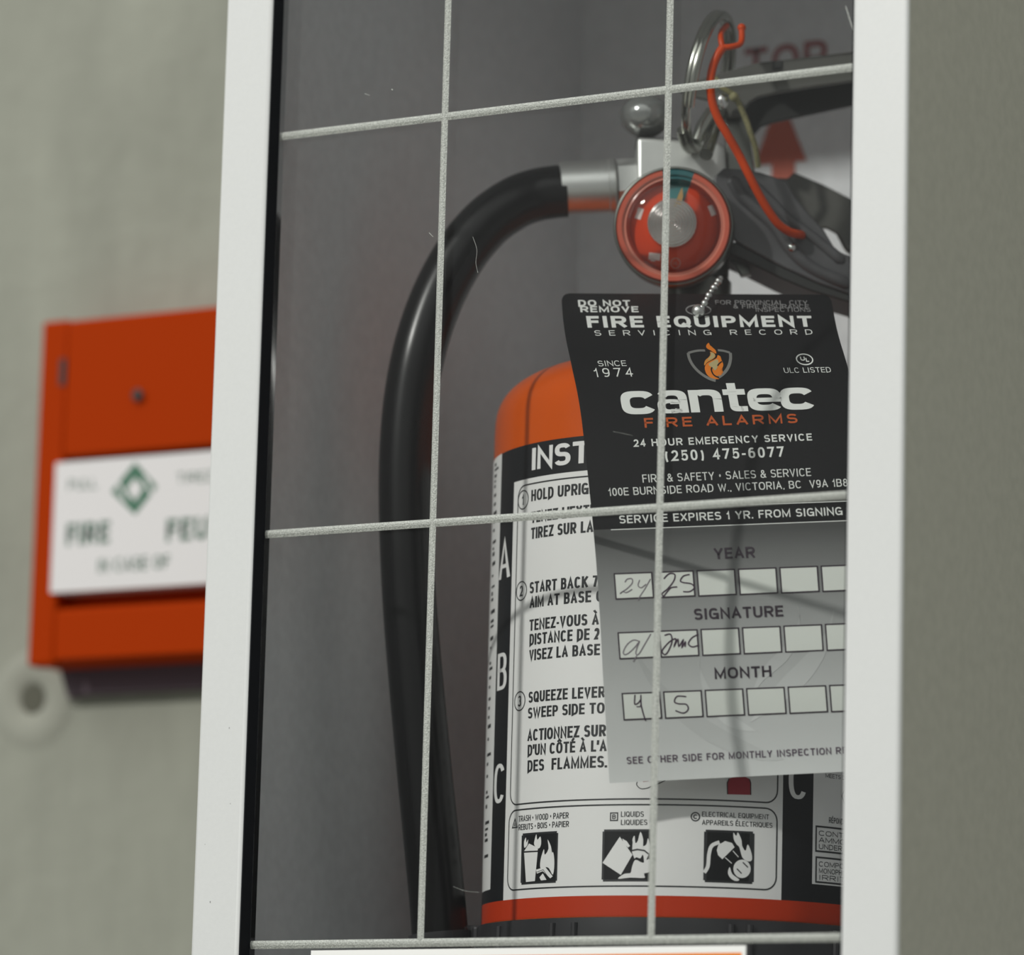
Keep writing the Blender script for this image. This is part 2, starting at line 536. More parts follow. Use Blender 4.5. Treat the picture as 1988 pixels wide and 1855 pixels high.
class Flat(MB):
    """print laid out flat as (across, layer, along), cut fine in one direction and then wrapped on its surface"""
    def wrap(s, target, fn, axis, step, uvfun=None):
        bm = bmesh.new()
        bv = [bm.verts.new(p) for p in s.v]
        for f, m in zip(s.f, s.m):
            try:
                fc = bm.faces.new([bv[i] for i in f]); fc.material_index = m
            except ValueError:
                pass
        bmesh.ops.triangulate(bm, faces=bm.faces[:], ngon_method='EAR_CLIP')
        co = [v.co[axis] for v in bm.verts]
        no = Vector((0, 0, 0)); no[axis] = 1
        x = math.floor(min(co)/step)*step + step
        top = max(co)
        while x < top:
            p = Vector((0, 0, 0)); p[axis] = x
            fs = [f for f in bm.faces if min(v.co[axis] for v in f.verts) < x-1e-5 and max(v.co[axis] for v in f.verts) > x+1e-5]
            if fs:
                g = set(fs); g |= {e for f in fs for e in f.edges}; g |= {v for f in fs for v in f.verts}
                bmesh.ops.bisect_plane(bm, geom=list(g), plane_co=p, plane_no=no, dist=1e-6)
            x += step
        bm.verts.index_update()
        V = [fn(v.co.x, v.co.y, v.co.z) for v in bm.verts]
        U = [uvfun(v.co.z) for v in bm.verts] if uvfun else None
        b = len(target.v)
        target.v += V
        if U:
            for i, u in enumerate(U):
                target.uv[b+i] = u
        for f in bm.faces:
            target.f.append([b+v.index for v in f.verts]); target.m.append(target.mi(s.mats[f.material_index]))
        bm.free()

# ================================================================== SETTING
WALL = 170.0
mb = MB()
mb.box((-2600, WALL, -Z0*1000), (2600, WALL+180, 1500), CONCRETE)
o = mb.build('wall_back', org=(0, WALL, -Z0*1000)); o['kind'] = 'structure'
mb = MB()
mb.box((-2600, -3200, -Z0*1000-120), (2600, WALL+180, -Z0*1000), FLOOR)
o = mb.build('floor', org=(0, 0, -Z0*1000)); o['kind'] = 'structure'

# ================================================================== CABINET
CT, CB = 211.5, -165.0          # top and bottom of the opening
cab = thing('extinguisher_cabinet', (0, WALL, CB-14), 'white framed extinguisher cabinet with scored clear front on the concrete wall', 'cabinet')
XL, XR = -84.2, 86.4
OL, OR = -98.7, 101.2
# body: five walls
mb = MB()
BT = 165.0
mb.box((-92, 3, CB-6), (-85.5, WALL, CT+6), GREY_BODY)
mb.box((87.5, 3, CB-6), (93, WALL, CT+6), GREY_BODY)
mb.box((-85.5, 3, CT), (87.5, WALL, CT+6), GREY_BODY)
mb.box((-85.5, 3, CB-6), (87.5, WALL, CB), GREY_BODY)
mb.box((-85.5, BT, CB), (87.5, WALL, CT), GREY_BODY)
mb.build('cabinet_body', cab)
mb = MB()
mb.box((93, -3.0, CB-8), (OR-.6, WALL, CT+8), SHADED_OUT)
mb.box((OL+.6, -3.0, CB-8), (-92, WALL, CT+8), SHADED_OUT)
mb.box((-92, -3.0, CT+6), (93, WALL, CT+8), SHADED_OUT)
mb.box((-92, -3.0, CB-8), (93, WALL, CB-6), SHADED_OUT)
mb.build('side_panel', cab)
# shelf the extinguisher stands on
mb = MB()
mb.box((-85.4, 8, -133), (87.4, BT-.2, -128), GREY_BODY)
mb.build('shelf', cab, bevel=.6)
# front frame
mb = MB()
prof = [(-5.0, 0), (3.0, 0)]
def rect(x0, x1, z0, z1, y):
    return [(x0, y, z0), (x1, y, z0), (x1, y, z1), (x0, y, z1)]
o1 = rect(OL, OR, CB-14.5, CT+14.5, -5.2); i1 = rect(XL, XR, CB, CT, -5.2)
o2 = rect(OL, OR, CB-14.5, CT+14.5, -3.1); i2 = rect(XL, XR, CB, CT, -3.1)
V = o1+i1+o2+i2
Fc = []
for k in range(4):
    n = (k+1) % 4
    Fc += [[k, n, 4+n, 4+k], [8+n, 8+k, 12+k, 12+n], [n, k, 8+k, 8+n], [4+k, 4+n, 12+n, 12+k]]
mb.add(V, Fc, WHITE_FRAME)
mb.build('front_frame', cab, bevel=.9, seg=3, smooth=40)
# black gasket lining the inner edge
mb = MB()
g = .35
i1 = rect(XL+.02, XR-.02, CB+.02, CT-.02, -4.5); i1b = rect(XL+g, XR-g, CB+g, CT-g, -4.5)
i2 = rect(XL+.02, XR-.02, CB+.02, CT-.02, 0); i2b = rect(XL+g, XR-g, CB+g, CT-g, 0)
mb.add(i1+i1b+i2+i2b, [x for k in range(4) for n in [(k+1) % 4] for x in ([k, n, 4+n, 4+k], [8+n, 8+k, 12+k, 12+n], [n, k, 8+k, 8+n], [4+k, 4+n, 12+n, 12+k])], RUBBER)
mb.build('gasket', cab, label='thin black gasket inside the white frame')
for px, py, r in ((445, 1414, .18), (408, 1752, .22), (447, 1561, .12), (398, 1640, .1)):
    mb = MB()
    c = at_rec(px, py, -5.24)
    mb.poly([c+Vector((r*cos(a)*.7, 0, r*1.3*sin(a))) for a in [2*pi*k/8 for k in range(8)]], GREY_PRINT)
    mb.build('paint_chip', cab)
# clear panel
mb = MB()
mb.box((XL+g+.05, 0, CB+g), (XR-g-.05, 2.2, CT-g), ACRYLIC)
panel = mb.build('window_panel', cab, label='clear acrylic panel scored into breakable cells')
VX = 29*1.13
HZ = 106.717
def score(a, b, wd, hgt):
    """low frosted ridge from a to b on the panel face"""
    a = Vector(a); b = Vector(b)
    t = (b-a).normalized(); n = Vector((0, -1, 0)); q = t.cross(n)
    mb = MB()
    P = [(-wd/2, .02), (-wd*.18, hgt), (wd*.12, hgt*.9), (wd/2, .02)]
    V = [p+q*x+n*h for p in (a, b) for x, h in P]
    mb.add(V, [[0, 1, 5, 4], [1, 2, 6, 5], [2, 3, 7, 6], [0, 4, 7, 3], [0, 3, 2, 1], [4, 5, 6, 7]], SCORE)
    return mb.build('score_line', panel)
for x in (-VX, VX):
    score((x, 0, -HZ), (x, 0, CT-1), 1.95, .42)
for z in (HZ, 0, -HZ):
    score((XL+g+.3, 0, z), (XR-g-.3, 0, z), 2.1, .42)
# hair-thin scratches
def pan(px, py):
    return at_rec(px, py, -.06)
for pts, wd in ((((1642, 12), (1652, 45), (1661, 75)), .25), (((918, 460), (926, 485), (924, 510), (928, 530)), .09),
                (((708, 182), (714, 184), (718, 185)), .1), (((760, 173), (763, 175)), .25), (((833, 452), (841, 460)), .15),
                (((880, 1722), (905, 1731), (930, 1733)), .05), (((1190, 838), (1215, 843), (1228, 846)), .04)):
    mb = MB()
    P = catmull([(at_rec(px, py, 0).x, at_rec(px, py, 0).z) for px, py in pts], 4)
    mb.stroke([p for p in P], wd, lambda x, z: Vector((x, -.05, z)), SCORE)
    mb.build('scratch', panel)
# notice stuck on the panel below the last score line
mb = MB()
a = at_rec(605, 1838, 0); b = at_rec(1449, 1832, 0)
zt = -HZ - 1.6
mb.box((a.x, -.22, zt-36), (b.x, -.02, zt), STICK_W)
mb.box((a.x+1.4, -.26, zt-34.5), (b.x-1.1, -.225, zt-1.75), STICK_OR)
mb.build('notice_sticker', panel, label='orange sticker with white border at the panel foot')
# arrow and lettering on the inside back
mb = MB()
yb = BT-.25
def back(x, z):
    return Vector((x, yb, z))
t1 = [at_rec(*p, yb-.1) for p in ((1464, 322), (1498, 318), (1498, 372), (1543, 368), (1543, 314), (1566, 312), (1514, 180))]
mb.poly([Vector((p.x, yb-.12, p.z)) for p in t1], STICK_RED)
mb.build('arrow_decal', cab, label='red up arrow decal')
mb = MB()
a = at_rec(1446, 102, yb); b = at_rec(1606, 80, yb)
text(mb, 'TOP', lambda x, z: Vector((x, yb-.12, z)), a.x, a.z-9.5, 10.5, b.x, STICK_RED2, .17)
mb.build('top_marking', cab, label='faded red lettering on the inside back')

# ================================================================== EXTINGUISHER
zbase = -128.0
ext = thing('fire_extinguisher', (AX, AY, zbase), 'red fire extinguisher with black hose and pressure gauge standing inside the cabinet', 'fire extinguisher')
AXP = Vector((AX, AY, 0))
ZUP = Vector((0, 0, 1))
zr_top = lab(1140, 1740)[1]; zr_bot = lab(1140, 1781)[1]
SH = 34.0                        # shoulder height
prof = [(0, zr_bot-26), (46, zr_bot-26), (50, zr_bot-24), (RC-.4, zr_bot-18), (RC, zr_bot-14), (RC, zr_bot), (RC, -40), (RC, 0), (RC, SH-6)]
prof[-1] = (RC, 31)
for k in range(1, 40):
    t = k/40*pi/2
    r = RC*cos(t)**.667
    if r > 21:
        prof.append((r, 31.8 + 21.2*sin(t)**.667))
prof += [(17, 55.0), (13.6, 58.0), (12.8, 62), (12.8, 69.5), (9, 70.5)]
mb = MB()
mb.lathe(prof, AXP, ZUP, ORANGE, 128)
cyl = mb.build('cylinder', ext, smooth=35, label='orange red pressure cylinder')
# black boot around the foot
mb = MB()
mb.lathe([(RC+.2, zr_bot), (RC+1.6, zr_bot-.3), (RC+1.8, zr_bot-4), (RC+1.8, zbase+2), (RC+.6, zbase), (40, zbase)], AXP, ZUP, BOOT, 96)
for th in (-62, -40, -33, -12, 9, 14, 40):
    a = radians(th)
    p = loc((RC+1.8)*sin(a), -(RC+1.8)*cos(a), 0)
    mb.tube([p+ZUP*(zbase+1), p+ZUP*(zr_bot-1.5)], .9, BOOT, 8)
mb.build('base_boot', ext, smooth=35, label='black plastic foot ring')

# printed label: wraps the front of the cylinder
mb = Flat()
def wrapcyl(s_, lay, z):
    a = s_/RC; r = RC + .06 + .05*lay
    return loc(r*sin(a), -r*cos(a), z)
def cylmap(lay=1):
    return lambda s_, z: Vector((s_, lay, z))
def patch(s0, s1, z0, z1, m, lay):
    fn = cylmap(lay)
    mb.add([fn(s0, z0), fn(s1, z0), fn(s1, z1), fn(s0, z1)], [[0, 1, 2, 3]], m)
zt_top = lab(1136, 846.4)[1]
s_colL = (lab(972.6, 890)[0]+lab(956, 1700)[0])/2
s_colR = (lab(995.5, 945)[0]+lab(981.3, 1740)[0])/2
z_whT = (lab(995.5, 938.6)[1]+lab(1143.8, 913)[1])/2
s_whR = lab(1518, 1640)[0]
s_bkR = lab(1577, 1640)[0]
z_wR = lab(1577, 1717)[1]
sL, sR = -pi/2*RC-26, pi/2*RC+30
patch(sL, sR, zr_top, zt_top, INK, 0)                         # black ground
patch(sL+8, s_colL, lab(955, 1727)[1], zt_top, PAPER, 1)      # pale strip round the left side
patch(s_colR, s_whR, zr_top, z_whT, PAPER, 1)                 # white instruction field
patch(s_bkR, sR-6, z_wR, z_whT, GREY_PRINT if False else PAPER, 1)
patch(sL, sR, zr_bot+.2, zr_top, RED_BAND, 1)
F2 = cylmap(2); F3 = cylmap(3); F4 = cylmap(4)
def ltext(body, p0, p1, ytop, m=None, wx=.235, wy=.175, prefix=None, gap=.13, lay=F2):
    """p0 = (x, baseline y) of the first letter, p1 = x,y where prefix ends"""
    s0, z0 = lab(*p0); s1, z1 = lab(*p1)
    cap = lab(p0[0], ytop)[1]-z0
    text(mb, body, lay, s0, (z0+z1)/2, cap, s1, m or INK2, wx, wy, gap, prefix)
ltext('INSTRUCTIONS', (1033, 914), (1108, 902), 871.5, PAPER, .28, .19, 'INS', .09)
ltext('HOLD UPRIGHT', (1032, 975), (1143, 959), 953, prefix='HOLD UPRIG')
ltext('TENEZ L’EXTINCTEUR', (1032, 1018), (1150, 1001), 996, prefix='TENEZ L’EXTI')
ltext('TIREZ SUR LA', (1031.5, 1048), (1152, 1033.5), 1026)
ltext('START BACK 7’', (1029, 1153), (1142, 1141.5), 1131, prefix='START BACK')
ltext('AIM AT BASE OF', (1029, 1181), (1148, 1170.5), 1159, prefix='AIM AT BASE')
ltext('TENEZ-VOUS À', (1028.5, 1225.8), (1163, 1213.6), 1204)
ltext('DISTANCE DE 2', (1028.6, 1254), (1164, 1242), 1232)
ltext('VISEZ LA BASE', (1028, 1283.7), (1165, 1273), 1262)
ltext('SQUEEZE LEVER', (1026.8, 1366.4), (1175, 1354), 1345)
ltext('SWEEP SIDE TO', (1025.6, 1397), (1174, 1385), 1376)
ltext('ACTIONNEZ SUR', (1024.7, 1440.6), (1176.6, 1430), 1418)
ltext('D’UN CÔTÉ À L’A', (1025, 1469.6), (1178, 1458.5), 1448)
ltext('DES  FLAMMES.', (1024.7, 1500.4), (1178, 1490), 1478)
for body, p0, p1, yt in (('TRASH • WOOD • PAPER', (1007.6, 1594.6), (1104.5, 1591.6), 1583), ('REBUTS • BOIS • PAPIER', (1007.6, 1612.5), (1105, 1606.8), 1601),
                         ('LIQUIDS', (1205.7, 1586.5), (1250, 1587), 1576), ('LIQUIDES', (1205.7, 1602.4), (1256.8, 1602.8), 1592),
                         ('ELECTRICAL EQUIPMENT', (1362.7, 1586.8), (1492.5, 1591.4), 1577), ('APPAREILS ÉLECTRIQUES', (1362.7, 1602.8), (1499, 1607.7), 1593)):
    ltext(body, p0, p1, yt, None, .17, .14)
ltext('A', (969.5, 1127), (991, 1122), 1051, PAPER, .19, .1)
ltext('B', (966, 1341), (984, 1339), 1270, PAPER, .19, .1)
ltext('C', (959.5, 1562), (980, 1559), 1486, PAPER, .19, .1)
def caps_right():
    s0, z0 = lab(1530, 1551); s1, _ = lab(1566, 1551)
    text(mb, 'C', F2, s0, z0, lab(969, 1486)[1]-lab(969, 1561)[1], s1, PAPER, .135, .1)
caps_right()
ltext('MEETS DOT', (1602, 1511), (1631, 1513), 1503, None, .14, .13, 'MEETS')
ltext('RÉPOND', (1608.5, 1599), (1636, 1601), 1588, None, .14, .13)
for (yy, bodies) in ((1605, ('CONTENTS', 'AMMONIUM', 'UNDER PRESS')), (1665, ('COMPOSITION', 'MONOPHOSPHATE', 'IRRITANT'))):
    s0, z1 = lab(1584, yy); _, z0 = lab(1584, yy+48)
    s1 = s0+32
    mb.stroke([(s0, z0), (s1, z0), (s1, z1), (s0, z1)], .45, F2, INK2, True)
    for k, bd in enumerate(bodies):
        sa, za = lab(1589, yy+18+k*13)
        text(mb, bd, F2, sa, za, lab(1589, yy+18+k*13-10)[1]-za, sa+17, INK2, .16, .14)
# diamond mark cut by the frame
s0, z0 = lab(1631, 1546)
for k, w_ in ((5.0, .3), (3.2, .9)):
    mb.stroke([(s0-k*.7+4, z0), (s0+4, z0+k*1.3), (s0+k*.7+4, z0), (s0+4, z0-k*1.3)], w_, F2, INK2, True)
# ruled round-cornered panels
def rrect(s0, s1, z0, z1, r, n=6):
    P = []
    for cx, cz, a0 in ((s1-r, z1-r, 0), (s0+r, z1-r, 90), (s0+r, z0+r, 180), (s1-r, z0+r, 270)):
        for k in range(n+1):
            a = radians(a0+90*k/n)
            P.append((cx+r*cos(a), cz+r*sin(a)))
    Q = []
    for i in range(len(P)):
        a = P[i]; b = P[(i+1) % len(P)]
        m_ = max(1, int(math.hypot(b[0]-a[0], b[1]-a[1])/3))
        for k in range(m_):
            Q.append((a[0]+(b[0]-a[0])*k/m_, a[1]+(b[1]-a[1])*k/m_))
    return Q
sa = (lab(1004, 1000)[0]+lab(995, 1500)[0])/2; sb = lab(1509, 1540)[0]
mb.stroke(rrect(sa, sb, (lab(1010, 1564.5)[1]+lab(1240, 1553)[1]+lab(1493, 1556)[1])/3, (lab(1020, 944)[1]+lab(1142, 924)[1])/2, 3.2), .38, F2, INK2, True)
mb.stroke(rrect(sa-.3, sb, (lab(1005, 1731)[1]+lab(1493, 1726)[1])/2, (lab(1010, 1576)[1]+lab(1493, 1567.5)[1])/2, 3.2), .38, F2, INK2, True)
# numbered circles and class signs
for px, py, d in ((1016.5, 971, '1'), (1013, 1148, '2'), (1009.7, 1362, '3')):
    s, z = lab(px, py)
    mb.stroke([(s+2.45*cos(a), z+2.45*sin(a)) for a in [2*pi*k/28 for k in range(28)]], .32, F2, INK2, True)
    text(mb, d, F2, s-(.75 if d != '1' else .55), z-1.4, 2.8, s+(.75 if d != '1' else .45), INK2, .17, .15)
s, z = lab(1000.5, 1600)
mb.stroke([(s-1.2, z-1), (s+1.2, z-1), (s, z+1.2)], .3, F2, INK2, True)
text(mb, 'A', F2, s-.45, z-.75, 1.0, s+.45, INK2, .16)
s, z = lab(1192.5, 1586.5)
mb.stroke([(s-.95, z-.95), (s+.95, z-.95), (s+.95, z+.95), (s-.95, z+.95)], .3, F2, INK2, True)
text(mb, 'B', F2, s-.5, z-.6, 1.2, s+.5, INK2, .2)
s, z = lab(1350, 1586.5)
mb.stroke([(s+1.05*cos(a), z+1.05*sin(a)) for a in [2*pi*k/24 for k in range(24)]], .32, F2, INK2, True)
text(mb, 'C', F2, s-.55, z-.6, 1.2, s+.55, INK2, .24)
# pictures in black squares
def z5(x, y):
    return lab(920+x*.2991, 1300+y*.2991)
def z6(x, y):
    return lab(1140+x*.2716, 1480+y*.2716)
def pic(P, conv, m, fn=F3, smooth=0):
    Q = [conv(*p) for p in P]
    if smooth:
        Q = [tuple(p) for p in catmull(Q, smooth, True)]
    mb.poly([fn(*q) for q in Q], m)
def octo(x0, x1, y0, y1, c):
    return [(x0+c, y0), (x1-c, y0), (x1, y0+c), (x1, y1-c), (x1-c, y1), (x0+c, y1), (x0, y1-c), (x0, y0+c)]
def square(conv, x0, x1, y0, y1, c):
    (s0, z1) = conv(x0, (y0+y1)/2)[0], conv(x0, y0)[1]
    (s1, z0) = conv(x1, (y0+y1)/2)[0], conv(x0, y1)[1]
    patch(s0+.4, s1-.4, z0, z1, INK2, 2); patch(s0, s1, z0+.5, z1-.5, INK2, 2)
square(z5, 310, 545, 1068, 1400, 15)
pic([(330, 1192), (418, 1187), (400, 1376), (342, 1382)], z5, PAPER)
pic([(330, 1182), (362, 1132), (420, 1160), (418, 1178)], z5, PAPER)
pic([(332, 1160), (330, 1120), (342, 1092), (345, 1125), (356, 1105), (352, 1140)], z5, PAPER, smooth=3)
pic([(395, 1140), (400, 1100), (410, 1072), (416, 1108), (436, 1086), (440, 1135), (424, 1165)], z5, PAPER, smooth=3)
pic([(436, 1292), (436, 1240), (458, 1168), (464, 1205), (488, 1165), (482, 1105), (506, 1160), (498, 1210), (518, 1188), (526, 1260), (516, 1335), (490, 1292), (462, 1285)], z5, PAPER, smooth=3)
pic([(408, 1302), (468, 1284), (516, 1345), (500, 1358), (452, 1312), (414, 1328)], z5, PAPER, F4)
pic([(430, 1352), (452, 1326), (476, 1368), (440, 1372)], z5, PAPER, F4)
mb.stroke([z5(415, 1318), z5(455, 1302), z5(480, 1340)], .14, cylmap(5), INK2)
square(z6, 108, 478, 484, 856, 15)
pic([(112, 722), (235, 535), (325, 665), (242, 808)], z6, PAPER)
pic([(252, 548), (285, 568), (308, 602), (294, 612), (266, 588)], z6, PAPER)
pic([(322, 640), (336, 610), (324, 560), (340, 528), (346, 580), (364, 562), (382, 500), (402, 556), (400, 600), (424, 590), (436, 545), (448, 600), (444, 650), (428, 690), (420, 722), (408, 716), (404, 680), (394, 660), (382, 690), (352, 682), (340, 692), (330, 668)], z6, PAPER, smooth=3)
pic([(346, 700), (400, 722), (438, 694), (458, 722), (444, 786), (402, 800), (412, 830), (310, 828), (222, 836), (268, 800), (310, 796), (322, 750)], z6, PAPER, smooth=3)
mb.stroke([z6(322, 634), z6(360, 626), z6(410, 634), z6(446, 664)], .35, cylmap(5), INK2)
square(z6, 832, 1192, 484, 860, 15)
mb.stroke([tuple(p) for p in catmull([z6(836, 792), z6(862, 745), z6(870, 660), z6(890, 600), z6(945, 574)], 5)], .95, F3, PAPER)
pic([(925, 632), (936, 594), (985, 566), (1034, 580), (1052, 610), (965, 696), (935, 668)], z6, PAPER)
mb.stroke([z6(1040, 636), z6(1080, 681)], .22, F3, PAPER)
mb.stroke([z6(985, 684), z6(1032, 726)], .22, F3, PAPER)
pic([(1105+62*cos(a), 765+66*sin(a)) for a in [2*pi*k/24 for k in range(24)]], z6, PAPER)
mb.stroke([z6(1110, 718), z6(1147, 755)], .3, F4, INK2)
mb.stroke([z6(1068, 764), z6(1102, 799)], .3, F4, INK2)
pic([(1046, 552), (1044, 505), (1064, 530), (1076, 504), (1102, 560), (1106, 600), (1130, 636), (1146, 590), (1172, 650), (1176, 700), (1150, 712), (1112, 690), (1096, 650), (1086, 610), (1066, 590)], z6, PAPER, smooth=3)
pic([(1004, 792), (1018, 752), (1036, 802), (1086, 842), (1058, 852), (1022, 830)], z6, PAPER, smooth=3)
# corner of a picture that shows under the card: hand outline and a red bottle
mb.stroke([tuple(p) for p in catmull([z6(360, 140), z6(355, 165), z6(385, 192), z6(430, 188), z6(456, 176), z6(505, 158), z6(560, 132)], 5)], .22, F2, INK2)
mb.stroke([z6(400, 140), z6(440, 136)], .3, F2, LABEL_RED)
pic([(1000, 150), (1010, 120), (1050, 108), (1130, 108), (1160, 122), (1168, 150), (1168, 236), (1002, 232)], z6, LABEL_RED, F2)
mb.stroke([z6(1002, 232), z6(1000, 150), z6(1012, 120)], .25, F3, INK2)
mb.stroke([z6(1168, 236), z6(1167, 150), z6(1158, 122)], .25, F3, INK2)
# ends of the small print lines on the left side
import random
random.seed(4)
z = lab(960, 905)[1]
zend = lab(945, 1690)[1]
while z > zend:
    h = random.choice((.8, .8, 1.0, .6))
    ln = random.choice((3.2, 4.5, 2.4, 5.5))
    patch(s_colL-8.5, s_colL-8.5+ln, z-h, z, INK2, 2)
    z -= h + random.choice((.7, 1.0, 1.6, 2.4, 3.4))
flat = mb; mb = MB()
flat.wrap(mb, wrapcyl, 0, 1.2)
label_o = mb.build('label', cyl, label='white and black instruction label')

# ---- hose
mb = MB()
Hc = [(1100, 371), (1075, 373), (1040, 379), (1000, 394), (950, 428), (905, 478), (867, 540), (836, 610), (812, 690), (796, 780), (788, 880), (787, 980), (790, 1080), (797, 1200), (808, 1330), (821, 1470), (835, 1610), (848, 1740), (853, 1800), (856, 1835)]
P = [E(px, py, 0 if i < 3 else -min(6, (i-2)*1.0)) for i, (px, py) in enumerate(Hc)]
P = catmull(P, 5)
mb.tube(P, [7.15+.35*max(0, (i/len(P)-.6)/.4) for i in range(len(P))], BLACK_RUB, 28)
hose = mb.build('hose', ext, smooth=50, label='black rubber hose')
mb = MB()
d = (P[-1]-P[-2]).normalized()
mb.tube([P[-1]-d*3, P[-1]+d*4, P[-1]+d*5], [8.3, 8.3, 7.6], BOOT, 24)
mb.build('nozzle', hose, smooth=40)
mb = MB()
A = E(1090, 366, 0); B = E(1196, 361, 0)
d = (B-A).normalized()
L = (B-A).length
mb.lathe([(6.2, -.5), (7.2, 0), (7.25, L*.86), (7.6, L*.88), (7.6, L*.97), (7.2, L), (5, L)], A, d, ALU_B, 48)
mb.build('hose_ferrule', hose, smooth=30, label='crimped bare aluminium collar')
mb = MB()
A = E(1198, 357, 0); B = E(1240, 355, 0)
d = (B-A).normalized()
mb.lathe([(4, 0), (6.9, .2), (6.9, (B-A).length), (4, (B-A).length+.5)], A, d, ALU, 6)
mb.build('hose_nut', hose, smooth=20)
mb = MB()
mb.slab([E(874, 1797, -8), E(934, 1797, -8), E(934, 1860, -8), E(874, 1860, -8)], LY*14, BOOT)
for px in (899, 925):
    mb.tube([E(px, 1800, -8.6), E(px, 1860, -8.6)], 1.2, BOOT, 10)
mb.build('hose_clip', ext, bevel=.6, label='black plastic clip beside the foot ring')

# ---- valve
mb = MB()
mb.slab([E(*p, -9) for p in ((1237, 266), (1300, 269), (1398, 276), (1408, 284), (1410, 345), (1395, 365), (1395, 430), (1245, 430), (1237, 405))], LY*18, ALU)
mb.build('valve_body', ext, bevel=1.0, seg=3, smooth=40, label='matte aluminium valve block')
mb = MB()
zt = E(1360, 420, 0).z
mb.lathe([(9, 69), (9, 76), (8.2, 77), (8.2, zt), (8.2, zt+3)], AXP - LX*.3, ZUP, STEEL, 40)
mb.build('valve_neck', ext, smooth=30, label='dark steel neck')
mb = MB()
c = E(1254, 226, -3)
mb.sphere(c, 7.1, mat('polished_rivet', (.30, .31, .30), .14, metal=.55, spec=.8), 40, (1.0, 1, .84))
mb.slab([E(*p, -8) for p in ((1236, 266), (1322, 269), (1322, 277), (1238, 275))], LY*12, DARK_MET)
mb.build('lever_rivet', ext, smooth=60, label='chrome domed rivet head')

# ---- squeeze lever (upper)
mb = MB()
mb.slab([E(*p, -8) for p in ((1312, 172), (1332, 160), (1400, 141), (1471, 121), (1700, 95), (1700, 152), (1656, 158), (1578, 169), (1505, 181), (1471, 189), (1455, 199), (1446, 212), (1440, 228), (1415, 228), (1398, 200), (1330, 184))], LY*1.6, OLIVE_MET)
mb.slab([E(*p, 9) for p in ((1442, 150), (1700, 112), (1700, 195), (1655, 205), (1560, 225), (1500, 238), (1478, 246), (1462, 264), (1448, 258))], LY*1.6, DARK_MET)
a0 = [E(*p, -8) for p in ((1471, 121), (1700, 95))]; zz = (a0[1]-a0[0])
mb.slab([a0[0], a0[1], a0[1]+LY*18.5, a0[0]+LY*18.5], ZUP*-1.5, OLIVE_MET)
mb.build('squeeze_lever', ext, bevel=.45, smooth=40, label='dark grey upper squeeze lever')
mb = MB()
mb.slab([E(*p, -8.6) for p in ((1500, 119), (1519, 117), (1518, 133), (1500, 135))], LY*2, DARK_MET)
mb.build('lever_stop', ext, bevel=.3)
mb = MB()
mb.slab([E(*p, -4) for p in ((1405, 196), (1440, 200), (1452, 240), (1466, 335), (1412, 340))], LY*6, STEEL)
mb.build('pivot_bracket', ext, bevel=.5, smooth=40)

# ---- carry handle (lower)
mb = MB()
near = [(1385, 345), (1405, 326), (1440, 329), (1474, 334), (1500, 342), (1527, 352), (1545, 384), (1575, 420), (1600, 447), (1622, 484), (1640, 493), (1700, 512), (1700, 590), (1655, 573), (1590, 550), (1521, 519), (1469, 492), (1430, 470), (1400, 440)]
mb.slab([E(*p, -12) for p in near], LY*1.8, BLACK_MET)
lip = [(1400, 470), (1430, 470), (1469, 491), (1521, 518), (1590, 549), (1655, 572), (1700, 590), (1700, 606), (1655, 589), (1572, 564.5), (1512, 539), (1447, 507), (1400, 486)]
mb.slab([E(*p, -11) for p in lip], LY*18, DARK_MET)
far = [(1505, 345), (1530, 346), (1541, 334), (1598, 358), (1657, 388), (1700, 408), (1700, 500), (1645, 490), (1638, 480), (1624, 453), (1604, 442), (1560, 450), (1520, 420)]
mb.slab([E(*p, 10) for p in far], LY*1.8, OLIVE_MET)
for pts, r in ((((1418, 345), (1440, 380), (1470, 408), (1505, 440), (1530, 478), (1575, 520), (1655, 556)), 1.9),
               (((1455, 352), (1490, 385), (1530, 425), (1580, 462), (1640, 512)), 1.6)):
    mb.tube(catmull([E(*p, -11.6) for p in pts], 5), [r*k for k in [.3]+[1]*(5*(len(pts)-1)-1)+[.3]], BLACK_MET, 12)
handle = mb.build('carry_handle', ext, bevel=.5, smooth=45, label='black channel carrying handle')
mb = MB()
mb.sphere(E(1537, 481, -13.2), 1.25, CHROME, 14)
mb.build('handle_rivet', handle, smooth=60, label='small bright rivet')
mb = MB()
mb.slab([E(*p, -6) for p in ((1419, 503), (1447, 508), (1459, 533), (1440, 536))], LY*3, STEEL)
mb.build('handle_tab', handle, bevel=.3)

# ---- pressure gauge
GN = (LY*-.985 + LX*-.10 + ZUP*-.09).normalized()
gc = E(1308, 440, -20)
mb = MB()
mb.lathe([(0, -9), (11, -9), (15.3, -7.5), (16.0, -5.5), (16.0, 1.0), (15.8, 1.5), (15.4, 1.6), (15.4, .5)], gc, GN, STEEL, 72)
mb.lathe([(3.5, -14), (3.5, -8)], gc, GN, STEEL, 20)
gauge = mb.build('pressure_gauge', ext, smooth=35, label='round pressure gauge with dark steel case')
GU = (ZUP - GN*ZUP.dot(GN)).normalized()
GR = GU.cross(GN)
if GR.dot(LX) < 0:
    GR = -GR
def gp(x, y, h):
    """mm on the dial, x right y up, h towards the viewer"""
    return gc + GR*x + GU*y + GN*h
